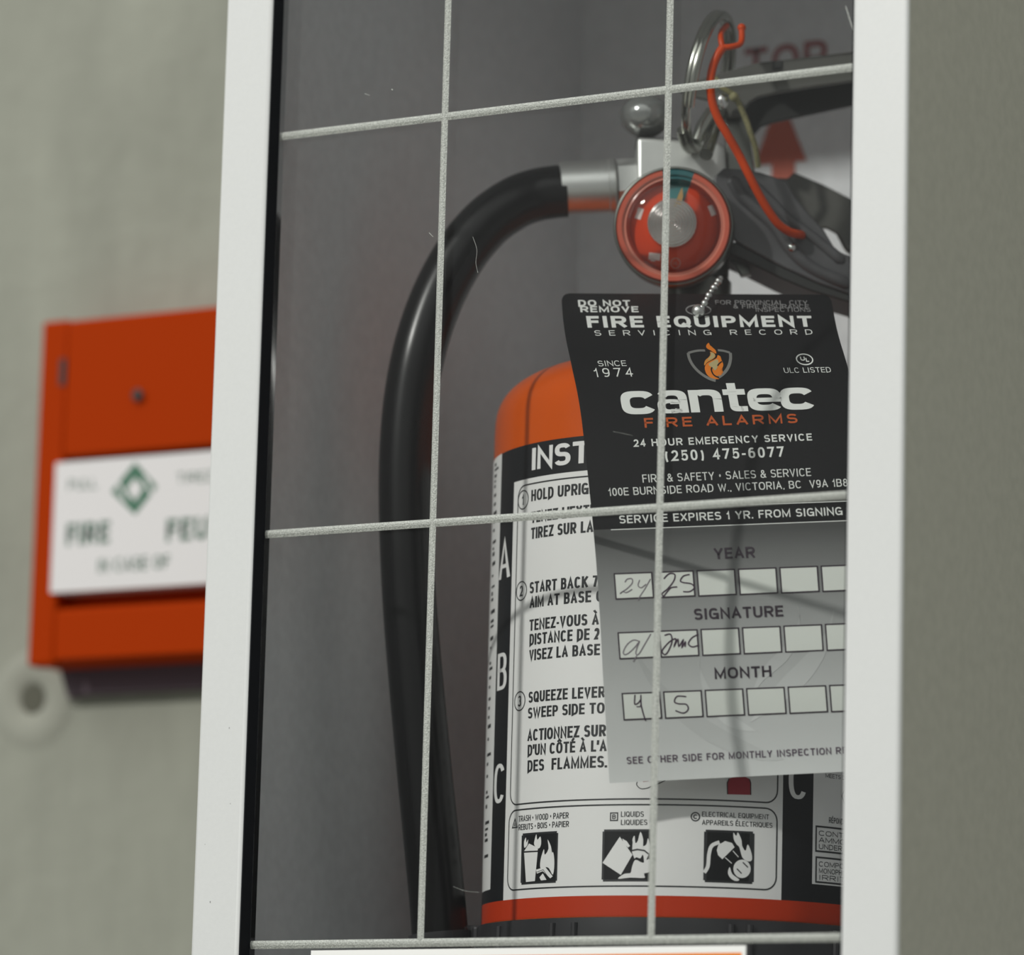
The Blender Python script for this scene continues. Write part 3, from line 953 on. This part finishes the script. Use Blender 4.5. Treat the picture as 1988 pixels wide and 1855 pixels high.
# dial
mb = MB()
def ringsec(r0, r1, a0, a1, h, m, n=None):
    n = n or max(4, int(abs(a1-a0)/5))
    V = []
    for i in range(n+1):
        a = radians(a0+(a1-a0)*i/n)
        V += [gp(r0*sin(a), r0*cos(a), h), gp(r1*sin(a), r1*cos(a), h)]
    mb.add(V, [[2*i, 2*i+1, 2*i+3, 2*i+2] for i in range(n)], m)
ringsec(0.2, 13.6, 20, 347, -1.0, GAUGE_RED)
ringsec(0.2, 13.6, -13, 20, -1.0, GAUGE_TEAL)
def gz(x, y):       # enlarged view of the dial to mm
    return ((x-835)/6.62/7.33, -(y-915)/6.62/7.33)
def grect(cx, cy, wx, wy, rot, m, h=-.9):
    a = radians(rot)
    V = []
    for sx, sy in ((-1, -1), (1, -1), (1, 1), (-1, 1)):
        dx, dy = sx*wx/2, sy*wy/2
        V.append(gp(*gz(cx+dx*cos(a)-dy*sin(a), cy+dx*sin(a)+dy*cos(a)), h))
    mb.poly(V[::-1], m)
GP = mat('gauge_white_mark', (.85, .8, .78), .4)  # plain white blocks on the dial face
grect(385, 742, 74, 145, 17, GP)
grect(1325, 697, 74, 140, -22, GP)
grect(590, 1300, 150, 90, 6, GP)
grect(570, 1345, 60, 30, 6, GP)
c = gz(862, 1385)
mb.stroke([(c[0]+1.25*cos(a), c[1]+1.35*sin(a)) for a in [2*pi*k/20 for k in range(20)]], .28, lambda x, y: gp(x, y, -.9), RIM_CORAL2, True)
text(mb, 'UL', lambda x, y: gp(x, y, -.9), c[0]-.6, c[1]-.45, .9, c[0]+.6, RIM_CORAL2, .15)
dial = mb.build('dial', gauge, label='red dial with a teal sector')
# spiral disc
mb = MB()
cx, cy = gz(812, 868)
prof = [(0, 1.2)]
n = 72
for i in range(1, n+1):
    r = 6.5*i/n
    prof.append((r, 1.0 + .2*sin(r/6.5*2*pi*8)))
prof += [(6.7, .5), (6.7, -1)]
mb.lathe(prof, gp(cx, cy, -.6), GN, mat('ridged_aluminium', (.72, .72, .70), .2, metal=1.0), 72)
mb.build('spiral_disc', gauge, smooth=60, label='ridged bare metal disc at the dial centre')
mb = MB()
mb.slab([gp(*gz(*p), .25) for p in ((835, 645), (925, 650), (950, 520), (938, 405), (900, 480))], GN*-.4, GOLD)
mb.build('needle', gauge, label='brass needle')
# moulded rim: clear edge over the dial colours
mb = MB()
def rimmat(a, i):
    # angle runs from up; teal where the sector reaches the edge
    a2 = ((-a+180) % 360)-180
    sgn = -a2 if RIMSIGN > 0 else a2
    if -13 < sgn < 21:
        return GAUGE_TEAL2
    return RIM_CORAL2 if i in (2, 3) else RIM_CORAL
t = MB()
u_, q_ = t.lathe([(1, 0), (1, 1)], gc, GN, SEAL, 4)
RIMSIGN = 1 if q_.dot(GR) > 0 else -1
mb.lathe([(11.6, -.6), (12.0, .6), (12.6, 1.5), (13.2, 1.25), (13.7, 2.0), (14.8, 2.0), (15.35, 1.0), (15.35, .2)], gc, GN, RIM_CORAL, 120, rimmat)
mb.build('rim', gauge, smooth=50, label='coral tinted moulded rim')
mb = MB()
mb.lathe([(12.5, 1.55), (11.5, 2.2), (9, 3.1), (6, 3.7), (3, 4.05), (0, 4.2)], gc, GN, LENS, 64)
mb.build('lens', gauge, smooth=60, label='clear domed lens')

# ---- pull pin with its split ring and cord
mb = MB()
mb.tube([E(1371, 300, -24), E(1374, 292, -22), E(1398, 215, -8), E(1404, 200, 4)], [1.75, 1.65, 1.6, 1.6], RING_ST, 20)
mb.sphere(E(1402, 196, -13), 1.7, CHROME, 16, (1, 1, 1.5))
mb.tube([E(1352, 275, -17), E(1363, 245, -16), E(1380, 215, -14)], [1.5, 1.7, 1.4], RING_ST, 14)
pin = mb.build('pull_pin', ext, smooth=50, label='steel safety pin')
mb = MB()
vw = -FWD
mj = (RGT*.209 + UPV*.978).normalized()
wv = (RGT*.978 - UPV*.209).normalized()
tl = radians(73)
nrm = (wv*sin(tl) + vw*cos(tl)).normalized()
qv = nrm.cross(mj).normalized()
rc = E(1374, 160, -16)
PR = []
N = 150
for i in range(N+1):
    a = 2*pi*1.93*i/N + 2.5
    PR.append(rc + (mj*cos(a) + qv*sin(a))*(18.3+.25*sin(a*.5)) + nrm*(-1.2 + 2.4*i/N))
mb.tube(PR, 1.3, RING_ST, 14)
mb.build('ring', pin, smooth=60, label='steel double coil pull ring')
mb = MB()
mb.tube(catmull([E(1388, 152, -14), E(1405, 172, -15), E(1426, 187, -14), E(1444, 222, -12), E(1456, 255, -11), E(1466, 285, -9), E(1472, 325, -6)], 6), .78, CORD, 12)
mb.sphere(E(1425, 188, -14.5), 1.3, CORD, 12)
mb.build('pin_cord', pin, smooth=60, label='dull yellow cord')

# ================================================================== SEAL, CARD, CHAIN
zs = E(1540, 455, -15).z
seal = thing('tamper_seal', E(1555, 456, -13), 'orange red plastic seal strap looped through the steel pull ring', 'seal')
mb = MB()
S_ = [(1404, 92, -31), (1394, 106, -31), (1384, 130, -31), (1379, 160, -31), (1382, 195, -30), (1394, 230, -29), (1413, 263, -28), (1434, 300, -26), (1454, 340, -25), (1474, 379, -23), (1493, 411, -21), (1512, 436, -19), (1532, 450, -17), (1548, 455, -15), (1560, 457, -11)]
P = catmull([E(x, y, d) for x, y, d in S_], 5)
mb.tube(P, 1.15, SEAL, 14)
mb.build('strap', seal, smooth=60)
mb = MB()
P = catmull([E(x, y, d) for x, y, d in ((1411, 50, -20), (1402, 60, -26), (1399, 72, -30), (1402, 90, -31))], 5)
mb.tube(P, .8, SEAL, 12)
P = catmull([E(x, y, d) for x, y, d in ((1402, 92, -31), (1418, 91, -31), (1434, 87, -30), (1440, 78, -29), (1440, 56, -28))], 5)
mb.tube(P, .82, SEAL, 12)
mb.build('loop', seal, smooth=60)
mb = MB()
mb.sphere(E(1440, 54, -28), 1.15, SEAL, 14)
mb.build('lock_head', seal, smooth=60)

# ---- the card: a curled sheet hanging in front of the cylinder
T_CX = [(570, 1351), (640, 1359), (720, 1380), (780, 1393), (860, 1403), (960, 1414), (1010, 1419), (1075, 1425), (1190, 1435), (1306, 1443), (1520, 1457)]
T_SL = [(565, .006), (635, -.004), (715, -.014), (780, -.026), (860, -.036), (950, -.041), (1000, -.039), (1100, -.037), (1280, -.041), (1510, -.049)]
T_DP = [(560, 1165), (600, 1153), (640, 1144), (700, 1134), (780, 1126.5), (860, 1120.5), (940, 1116), (1025, 1112), (1095, 1109.5), (1250, 1105.3), (1380, 1103.5), (1515, 1103.5)]
T_HW = [(570, 262), (715, 267), (1075, 268), (1300, 272), (1520, 273)]
LAY = [0]
def card(a, b, lay=0.0):
    dx = lerp_tab(T_CX, b) if b > 1480 else smooth_tab(T_CX, b)
    py = b + lerp_tab(T_SL, b)*a
    # right half leans back a touch more than the left
    return at_dep(dx+a, py, smooth_tab(T_DP, b) - lay)
def inv(px, py):
    b = py
    for _ in range(12):
        a = px-(lerp_tab(T_CX, b) if b > 1480 else smooth_tab(T_CX, b))
        b = py - lerp_tab(T_SL, b)*a
    return a, b
TB0, TB1 = 571, 1508
def uvof(b):
    return (0.5, (TB1-b)/(TB1-1030))
cardo = thing('inspection_tag', card(0, 600, 0), 'black and grey service record card hanging in front of the cylinder', 'tag')
mb = MB()
# rows; corners at the top are rounded
rows = [TB0 + .0001] + [TB0+k for k in (2, 5, 9, 14)] + [TB0+20+(TB1-TB0-20)*k/150 for k in range(151)]
colsn = 14
def halfw(b):
    h = lerp_tab(T_HW, b)
    d = b-TB0
    if d < 16:
        h -= 16-sqrt(max(0, 256-(16-d)**2))
    return h
bline = inv(1415, 1021)[1]
def grid(lay, flipf):
    V = []; U = []
    for b in rows:
        h = halfw(b)
        for k in range(colsn+1):
            V.append(card(-h+2*h*k/colsn, b, lay)); U.append(uvof(b))
    return V, U
V, U = grid(0, 0)
n1 = colsn+1
for part, m in ((0, TAG_BLACK), (1, TAG_FADE)):
    fs = []
    for i in range(len(rows)-1):
        mid = (rows[i]+rows[i+1])/2
        if (mid > bline) == bool(part):
            for k in range(colsn):
                fs.append([i*n1+k, (i+1)*n1+k, (i+1)*n1+k+1, i*n1+k+1])
    used = sorted({v for f in fs for v in f})
    ix = {v: j for j, v in enumerate(used)}
    mb.add([V[v] for v in used], [[ix[v] for v in f] for f in fs], m, [U[v] for v in used])
VB, _ = grid(-.4, 0)
mb.add(VB, [[i*n1+k, i*n1+k+1, (i+1)*n1+k+1, (i+1)*n1+k] for i in range(len(rows)-1) for k in range(colsn)], TAG_BACK)
loop = [(i, 0) for i in range(len(rows))] + [(len(rows)-1, k) for k in range(1, n1)] + [(i, colsn) for i in range(len(rows)-2, -1, -1)] + [(0, k) for k in range(colsn-1, 0, -1)]
idx = [i*n1+k for i, k in loop]
rim = [V[i] for i in idx] + [VB[i] for i in idx]
N = len(idx)
mb.add(rim, [[i, (i+1) % N, N+(i+1) % N, N+i] for i in range(N)], TAG_BACK)
base_mb = mb
mb = Flat()
def C1(a, b): return Vector((a, .10, b))
def C2(a, b): return Vector((a, .14, b))
def C3(a, b): return Vector((a, .19, b))
def C4(a, b): return Vector((a, .23, b))
def C0(a, b, l=.06): return Vector((a, l, b))
def ttext(body, p0, p1x, cap, m, wx=.15, wy=None, gap=.18, prefix=None, fn=C2):
    a, b = inv(*p0)
    a1 = a + (p1x-p0[0])
    text(mb, body, fn, a, b, cap, a1, m, wx, wy, gap, prefix, -1)
ttext('DO NOT', (1123, 594.5), 1224, 11.5, PRINT_W, .36, .2)
ttext('REMOVE', (1127, 606.5), 1240, 11.5, PRINT_W, .36, .2)
ttext('FOR PROVINCIAL, CITY', (1389, 591.5), 1568, 8.5, GREY_PRINT, .19, .13)
ttext('& FIRE INSURANCE', (1424, 599), 1571, 8.0, GREY_PRINT, .19, .13)
ttext('INSPECTIONS', (1467, 605.5), 1574, 8.0, GREY_PRINT, .19, .13)
ttext('FIRE EQUIPMENT', (1141, 636.5), 1578, 22, PRINT_W, .38, .22, .2)
ttext('SERVICING RECORD', (1155, 652), 1578, 10, PRINT_W, .2, .13, .95)
ttext('SINCE', (1162, 711.5), 1217, 10.5, PRINT_W, .15, .12)
ttext('1974', (1155, 732.5), 1230, 16.5, PRINT_W, .15, .12, .42)
ttext('ULC LISTED', (1523, 724.5), 1614, 10.5, PRINT_W, .15, .12)
ttext('FIRE ALARMS', (1252, 831), 1549, 18.5, TAG_OR, .22, .19, .36)
ttext('24 HOUR EMERGENCY SERVICE', (1231, 868), 1577, 14, PRINT_W, .20, .18, .24)
ttext('(250) 475-6077', (1292, 896), 1523, 20.5, PRINT_W, .19, .17, .26)
ttext('FIRE & SAFETY • SALES & SERVICE', (1248, 937.5), 1575, 15.5, PRINT_W, .13, .115)
ttext('100E BURNSIDE ROAD W., VICTORIA, BC  V9A 1B8', (1182, 963.5), 1646, 15, PRINT_W, .14, .125)
ttext('SERVICE EXPIRES 1 YR. FROM SIGNING', (1203, 1017), 1636, 15.5, PRINT_W, .18, .16)
ttext('YEAR', (1387, 1086), 1466, 21.5, TAG_INK, .2, .18)
ttext('SIGNATURE', (1348, 1204), 1521, 21.5, TAG_INK, .2, .18)
ttext('MONTH', (1388, 1319), 1498, 21.5, TAG_INK, .2, .18)
ttext('SEE OTHER SIDE FOR MONTHLY INSPECTION RECORD', (1217, 1484), 1644, 13.5, TAG_INK_GREY, .17, .15, .22, 'SEE OTHER SIDE FOR MONTHLY INSPECTION RE')
# the wide lower-case word: drawn as heavy letters
def word(mb):
    a0, b0 = inv(1210, 805)
    x = 0
    glyph_w = {'c': 60, 'a': 66, 'n': 64, 't': 46, 'e': 66}
    H = 43.0; SW = 17.5; SH_ = 11.5
    def put(P, closed=False):
        mb.poly([C2(a0+p[0], b0-p[1]) for p in P], PRINT_W)
    def sup(cx, cy, rx, ry, t0, t1, n=26, e=.62):
        P = []
        for i in range(n+1):
            t = radians(t0+(t1-t0)*i/n)
            c_, s_ = cos(t), sin(t)
            P.append((cx+rx*math.copysign(abs(c_)**e, c_), cy+ry*math.copysign(abs(s_)**e, s_)))
        return P
    def arc(cx, cy, t0, t1, rx, ry, sw=SW, sh=SH_):
        o_ = sup(cx, cy, rx, ry, t0, t1); i_ = sup(cx, cy, rx-sw, ry-sh, t0, t1)
        n = len(o_)
        mb.add([C2(a0+p[0], b0-p[1]) for p in o_+i_], [[k, k+1, n+k+1, n+k] for k in range(n-1)], PRINT_W)
    def c(x0):
        arc(x0+32, H/2, 28, 332, 33, H/2+.5)
    c(0)
    # a
    x0 = 68
    arc(x0+31, H/2+3, 0, 150, 29, H/2-2.5, SW, 10)
    put([(x0+43, 0), (x0+60, 0), (x0+60, H/2+4), (x0+43, H/2+4)])
    arc(x0+26, 13, 30, 330, 25, 13.5, 15, 7.5)
    put([(x0+26, 17), (x0+45, 17), (x0+45, 25), (x0+26, 25)])
    put([(x0+26, -.5), (x0+48, 2), (x0+48, 8), (x0+26, 7.5)])
    # n
    x0 = 132
    put([(x0, 0), (x0+17.5, 0), (x0+17.5, H), (x0, H)])
    arc(x0+33, H/2+2, 0, 140, 30, H/2-1.5, SW, 11)
    put([(x0+45.5, 0), (x0+63, 0), (x0+63, H/2+4), (x0+45.5, H/2+4)])
    # t
    x0 = 199
    put([(x0, H-11), (x0+43, H-11), (x0+43, H), (x0, H)])
    put([(x0+10, 8), (x0+27, 8), (x0+27, H+12), (x0+10, H+12)])
    arc(x0+32, 14, 180, 275, 22, 14.5, 17, 10)
    put([(x0+31, -.5), (x0+44, -.5), (x0+44, 9.5), (x0+31, 9.5)])
    # e
    x0 = 246
    arc(x0+32, H/2, 0, 325, 33, H/2+.5)
    put([(x0+10, H/2-5), (x0+64.5, H/2-5), (x0+64.5, H/2+3.5), (x0+10, H/2+3.5)])
    c(309)
word(mb)
# shield and flame
def zs_(x, y):
    return inv(1320+x*.06036, 650+y*.06036)
def cpoly(P, m, fn=C2, smooth=4):
    Q = [zs_(*p) for p in P]
    if smooth:
        Q = [tuple(p) for p in catmull(Q, smooth, True)]
    mb.poly([fn(*q) for q in Q], m)
def cstroke(P, wd, m, fn=C2, smooth=4, closed=False):
    Q = [zs_(*p) for p in P]
    if smooth:
        Q = [tuple(p) for p in catmull(Q, smooth, closed)]
    mb.stroke(Q, wd, fn, m, closed)
cstroke([(810, 510), (620, 510), (440, 540), (265, 590)], 4.2, SHIELD)
cstroke([(265, 590), (300, 760), (400, 960), (560, 1150), (760, 1310), (960, 1420), (1150, 1480)], 5.6, SHIELD)
cstroke([(1220, 500), (1400, 520), (1610, 580)], 4.2, SHIELD)
cstroke([(1620, 580), (1630, 760), (1590, 960), (1500, 1140), (1380, 1270), (1240, 1370)], 5.6, SHIELD)
cpoly([(930, 265), (860, 320), (845, 400), (900, 460), (1010, 520), (1160, 610), (1150, 510), (1050, 410), (960, 330)], FLAME1, C2)
cpoly([(970, 550), (1060, 570), (1130, 640), (1130, 720), (1040, 800), (880, 890), (795, 990), (780, 930), (820, 820), (930, 720), (985, 630)], FLAME2, C2)
cpoly([(1215, 660), (1300, 700), (1330, 800), (1370, 880), (1395, 970), (1370, 1070), (1310, 1140), (1320, 1190), (1400, 1200), (1330, 1290), (1230, 1340), (1130, 1310), (1060, 1220), (1030, 1130), (1010, 1100), (1020, 1200), (1090, 1320), (1200, 1390), (1265, 1425), (1150, 1430), (980, 1380), (860, 1270), (805, 1130), (810, 1010), (900, 900), (1060, 820), (1180, 750)], FLAME1, C2, 3)
cpoly([(985, 580), (1060, 590), (1115, 650), (1110, 720), (1030, 780), (930, 810), (900, 790), (950, 730), (1000, 650)], FLAME3, C3)
cpoly([(1180, 790), (1240, 860), (1220, 980), (1190, 1090), (1120, 1150), (1060, 1080), (950, 1000), (930, 940), (1060, 850)], FLAME3, C3)
cstroke([(1350, 860), (1260, 930), (1210, 1000)], 2.0, TAG_BLACK, C4)
cstroke([(1035, 1050), (1010, 1130), (1060, 1260), (1150, 1340), (1260, 1380)], 2.6, TAG_BLACK, C4)
# UL mark
a, b = inv(1562, 698)
mb.stroke([(a+15.5*cos(t), b+10.5*sin(t)) for t in [2*pi*k/32 for k in range(32)]], 2.4, C2, PRINT_W, True)
text(mb, 'U', C2, a-8, b+2.5, 8, a+1, PRINT_W, .26, flip=-1)
text(mb, 'L', C2, a+2, b+5, 8, a+8, PRINT_W, .26, flip=-1)
# rules around the expiry line
a, b = inv(1186, 1029)
mb.stroke([(a+(1690-1186)*k/14, b) for k in range(15)], 1.6, C1, PRINT_W)
mb.stroke([(a-20+(1700-1166)*k/14, b-37.5) for k in range(15)], 1.4, C1, PRINT_W)
# watermark of the shield, larger
def z3(x, y):
    return inv(1130+x*.30187, 980+y*.30187)
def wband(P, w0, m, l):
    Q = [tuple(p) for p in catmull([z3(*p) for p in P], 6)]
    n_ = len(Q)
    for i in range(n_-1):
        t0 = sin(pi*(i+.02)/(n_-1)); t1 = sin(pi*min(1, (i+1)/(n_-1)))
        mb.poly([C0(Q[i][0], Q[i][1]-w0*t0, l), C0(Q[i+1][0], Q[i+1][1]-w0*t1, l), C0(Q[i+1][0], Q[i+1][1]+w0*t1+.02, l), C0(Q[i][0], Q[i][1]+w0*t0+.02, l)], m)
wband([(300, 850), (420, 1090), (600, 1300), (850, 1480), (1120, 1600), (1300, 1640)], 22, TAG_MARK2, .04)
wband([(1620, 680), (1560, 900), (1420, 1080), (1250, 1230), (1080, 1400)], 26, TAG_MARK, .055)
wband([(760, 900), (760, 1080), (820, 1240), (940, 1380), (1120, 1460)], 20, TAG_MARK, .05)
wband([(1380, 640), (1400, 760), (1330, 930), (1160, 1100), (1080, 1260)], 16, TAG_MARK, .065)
# boxes
for (x0, y0, x5, y5, dxb, hgt) in ((207, 446, 1538, 397, 12, 162), (232, 826, 1565, 772, 12, 166), (258, 1217, 1592, 1165, 13, 168)):
    for k in range(6):
        xx = x0+(x5-x0)*k/5; yy = y0+(y5-y0)*k/5
        Q = [z3(xx, yy), z3(xx+240, yy-9), z3(xx+240+dxb, yy-9+hgt-2), z3(xx+dxb, yy+hgt)]
        mb.poly([C1(*q) for q in Q], TAG_BOX)
        mb.stroke(Q, 2.7, C2, TAG_INK, True)
# handwriting
for pts, m, wd in (
    (((275, 500), (290, 480), (320, 478), (322, 505), (290, 540), (252, 566), (247, 572), (262, 560), (285, 566), (322, 545)), PEN2, 2.0),
    (((370, 485), (360, 520), (380, 535), (412, 512)), PEN2, 1.8),
    (((440, 478), (405, 540), (372, 590), (360, 618)), PEN2, 1.8),
    (((525, 478), (560, 445), (596, 450), (590, 490), (552, 540), (515, 572), (525, 588), (548, 560), (572, 535), (612, 530)), PEN, 2.5),
    (((692, 450), (652, 460), (632, 490), (652, 502), (702, 510), (722, 535), (692, 560), (650, 560)), PEN, 2.5),
    (((368, 880), (330, 872), (290, 900), (266, 945), (272, 965), (300, 955), (342, 915), (368, 882), (350, 930), (347, 962), (366, 960), (402, 900), (442, 832)), PEN2, 2.0),
    (((328, 1012), (352, 970)), PEN2, 1.6),
    (((530, 842), (568, 835), (578, 880), (556, 940), (532, 966), (514, 942), (545, 900), (578, 872), (604, 866), (592, 912), (616, 868), (622, 912), (650, 872), (642, 918), (664, 885), (662, 916)), PEN, 2.6),
    (((748, 835), (706, 858), (684, 896), (710, 916), (752, 904)), PEN, 2.6),
    (((340, 1224), (338, 1282), (360, 1278), (380, 1252)), PEN, 2.5),
    (((378, 1224), (380, 1290), (400, 1368), (410, 1392)), PEN, 2.5),
    (((350, 1300), (372, 1300), (380, 1285)), PEN, 2.0),
    (((670, 1236), (612, 1234), (594, 1268), (620, 1282), (670, 1286), (682, 1318), (652, 1342), (600, 1326)), PEN, 2.5)):
    mb.stroke([tuple(p) for p in catmull([z3(*p) for p in pts], 5)], wd, C3, m)
flat = mb; mb = base_mb
flat.wrap(mb, lambda a, l, b: card(a, b, l), 2, 6.0, uvof)
mb.build('card', cardo, smooth=60)
# eyelet at the top edge
mb = MB()
a, b = inv(1356, 602)
mb.stroke([(a+24*cos(t), b+9.5*sin(t)) for t in [2*pi*k/28 for k in range(28)]], 2.0, lambda a_, b_: card(a_, b_, .14), GREY_PRINT, True)
mb.poly([card(a+22*cos(t), b+8.5*sin(t), .1) for t in [2*pi*k/28 for k in range(28)]], INK)
mb.build('eyelet', cardo, label='eyelet hole near the top edge')
# bead chain
mb = MB()
for px, py, dp, r in ((1356, 604, 1149.5, 1.75), (1363, 597, 1149, .75), (1368, 589, 1150.5, .95), (1372, 581, 1152, .7), (1376, 574, 1154, .95), (1381, 566, 1157, .7), (1386, 559, 1160, .95), (1391, 552, 1164, .7), (1395, 546, 1168, .95), (1398, 540, 1172, .8)):
    mb.sphere(at_dep(px, py, dp), r, ALU_B, 14)
o = mb.build('bead_chain', None, smooth=60, org=at_dep(1356, 604, 1149.5))
tag(o, 'small silver bead chain threaded through the hole of the service card', 'chain')

# ================================================================== PULL STATION
PF = WALL-20.0                    # front face
pl = (at_rec(80, 640, PF).x + at_rec(54, 1270, PF).x)/2
pt = at_rec(90, 624, PF).z
pb = at_rec(75, 1293, PF).z
pr = pl + 80
pst = thing('fire_alarm_pull_station', ((pl+pr)/2, WALL, pb), 'orange red fire alarm pull station with white plate on the concrete wall', 'alarm')
mb = MB()
xi = at_rec(124, 780, PF-2).x
mb.box((pl+.4, PF+7, pb+.4), (pr, WALL, pt-.4), PULL_RED)
mb.box((pl, PF, pb), (xi-1.0, PF+7.5, pt), PULL_RED)
mb.box((pr-3, PF, pb), (pr, PF+7.5, pt), PULL_RED)
mb.build('housing', pst, bevel=1.2, seg=3, smooth=50)
zA = at_rec(250, 880, PF-2).z
zB = at_rec(250, 1140, PF-2).z
mb = MB()
mb.box((xi, PF-1.5, zA+.6), (pr-4, PF+7.2, pt-1.0), PULL_RED)
mb.build('upper_cover', pst, bevel=.8, smooth=50)
mb = MB()
zt_ = zB-5.0
mb.slab([(xi, PF-1.5, pb+1.2), (xi, PF-1.5, zt_-1), (xi, PF+1, zt_), (xi, PF+7.2, zt_), (xi, PF+7.2, pb+.6), (xi, PF+3, pb+.6)], (pr-4-xi, 0, 0), PULL_RED)
mb.build('lower_cover', pst, bevel=.6, smooth=50)
mb = MB()
xp = at_rec(106, 1000, PF-1).x
mb.box((xp, PF-1.6, zB-.3), (pr-3.2, PF+7.2, zA-1.2), PULL_PLATE)
yb2 = PF-1.66
def pp(px, py):
    p = at_rec(px, py, yb2)
    return (p.x, p.z)
def pf(x, z):
    return Vector((x, yb2, z))
def ptext(body, p0, p1, cap, m=PULL_INK, bold=.18):
    a = pp(*p0); b = pp(*p1)
    text(mb, body, pf, a[0], (a[1]+b[1])/2, cap, b[0], m, bold)
ptext('PULL', (132, 953), (188, 948), 3.3, bold=.14)
ptext('TIREZ', (343, 941), (412, 933), 3.3, bold=.14)
ptext('FIRE', (128, 1060), (212, 1055), 7.0, bold=.22)
ptext('FEU', (322, 1053), (404, 1046), 7.0, bold=.22)
ptext('IN CASE OF', (190, 1112), (328, 1104), 4.2)
dm = [pp(262, 898), pp(305, 945), pp(262, 1000), pp(216, 955)]
mb.poly([pf(*p) for p in dm[::-1]], PULL_GREEN)
dm2 = [pp(262, 928), pp(278, 948), pp(262, 974), pp(246, 950)]
mb.poly([Vector((x, yb2-.05, z)) for x, z in dm2[::-1]], PULL_PLATE)
for a, b in (((228, 935), (245, 972)), ((280, 925), (296, 962))):
    mb.stroke([pp(*a), pp(*b)], 1.0, lambda x, z: Vector((x, yb2-.05, z)), PULL_PLATE)
mb.build('name_plate', pst, label='white plate with green diamond emblem')
mb = MB()
c = at_rec(266, 767, PF-3)
mb.lathe([(0, .35), (1.6, .3), (2.0, 0)], Vector((c.x, PF-3, c.z)), Vector((0, -1, 0)), DARK_MET, 18)
mb.build('cover_screw', pst, label='dark screw on the upper cover')
mb = MB()
c = at_rec(123, 718, PF)
mb.box((c.x-1.3, PF-.3, c.z-5), (c.x+1.0, PF+.1, c.z+3.5), DARK_MET)  # shade of the rail notch, put in as a dark block
mb.build('notch_shade', pst, label='dark patch in place of the shaded notch in the rail')
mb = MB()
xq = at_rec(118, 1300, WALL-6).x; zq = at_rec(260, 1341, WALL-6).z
mb.slab([(xq, WALL-6, pb+8), (xq, WALL-6, pb-.5), (xq+3.2, WALL-6, zq-1.2), (xq+5, WALL-6, zq-.3), (pr+2, WALL-6, zq), (pr+2, WALL-6, pb+8)], (0, 6, 0), PULL_SHADE)  # added plate, coloured as the shadow the housing casts on the wall
mb.build('shadow_plate', pst, label='dark plate standing in for the cast shadow below the housing')
# mortar plug beside it
c = at_rec(54, 1356, WALL-3)
mb = MB()
mb.lathe([(3.5, -4), (4.5, 0), (6.0, .8), (8.5, 1.4), (11, 1.5), (13.5, 1.1), (16, 0)], Vector((c.x, WALL, c.z)), Vector((0, -1, 0)), PLUG, 48)
mb.lathe([(0, .3), (4.6, .3)], Vector((c.x, WALL, c.z)), Vector((0, -1, 0)), HOLE, 32)
o = mb.build('mortar_plug', None, smooth=50, org=(c.x, WALL, c.z))
tag(o, 'round mortar plug with a dark hole below the pull station corner', 'wall plug')
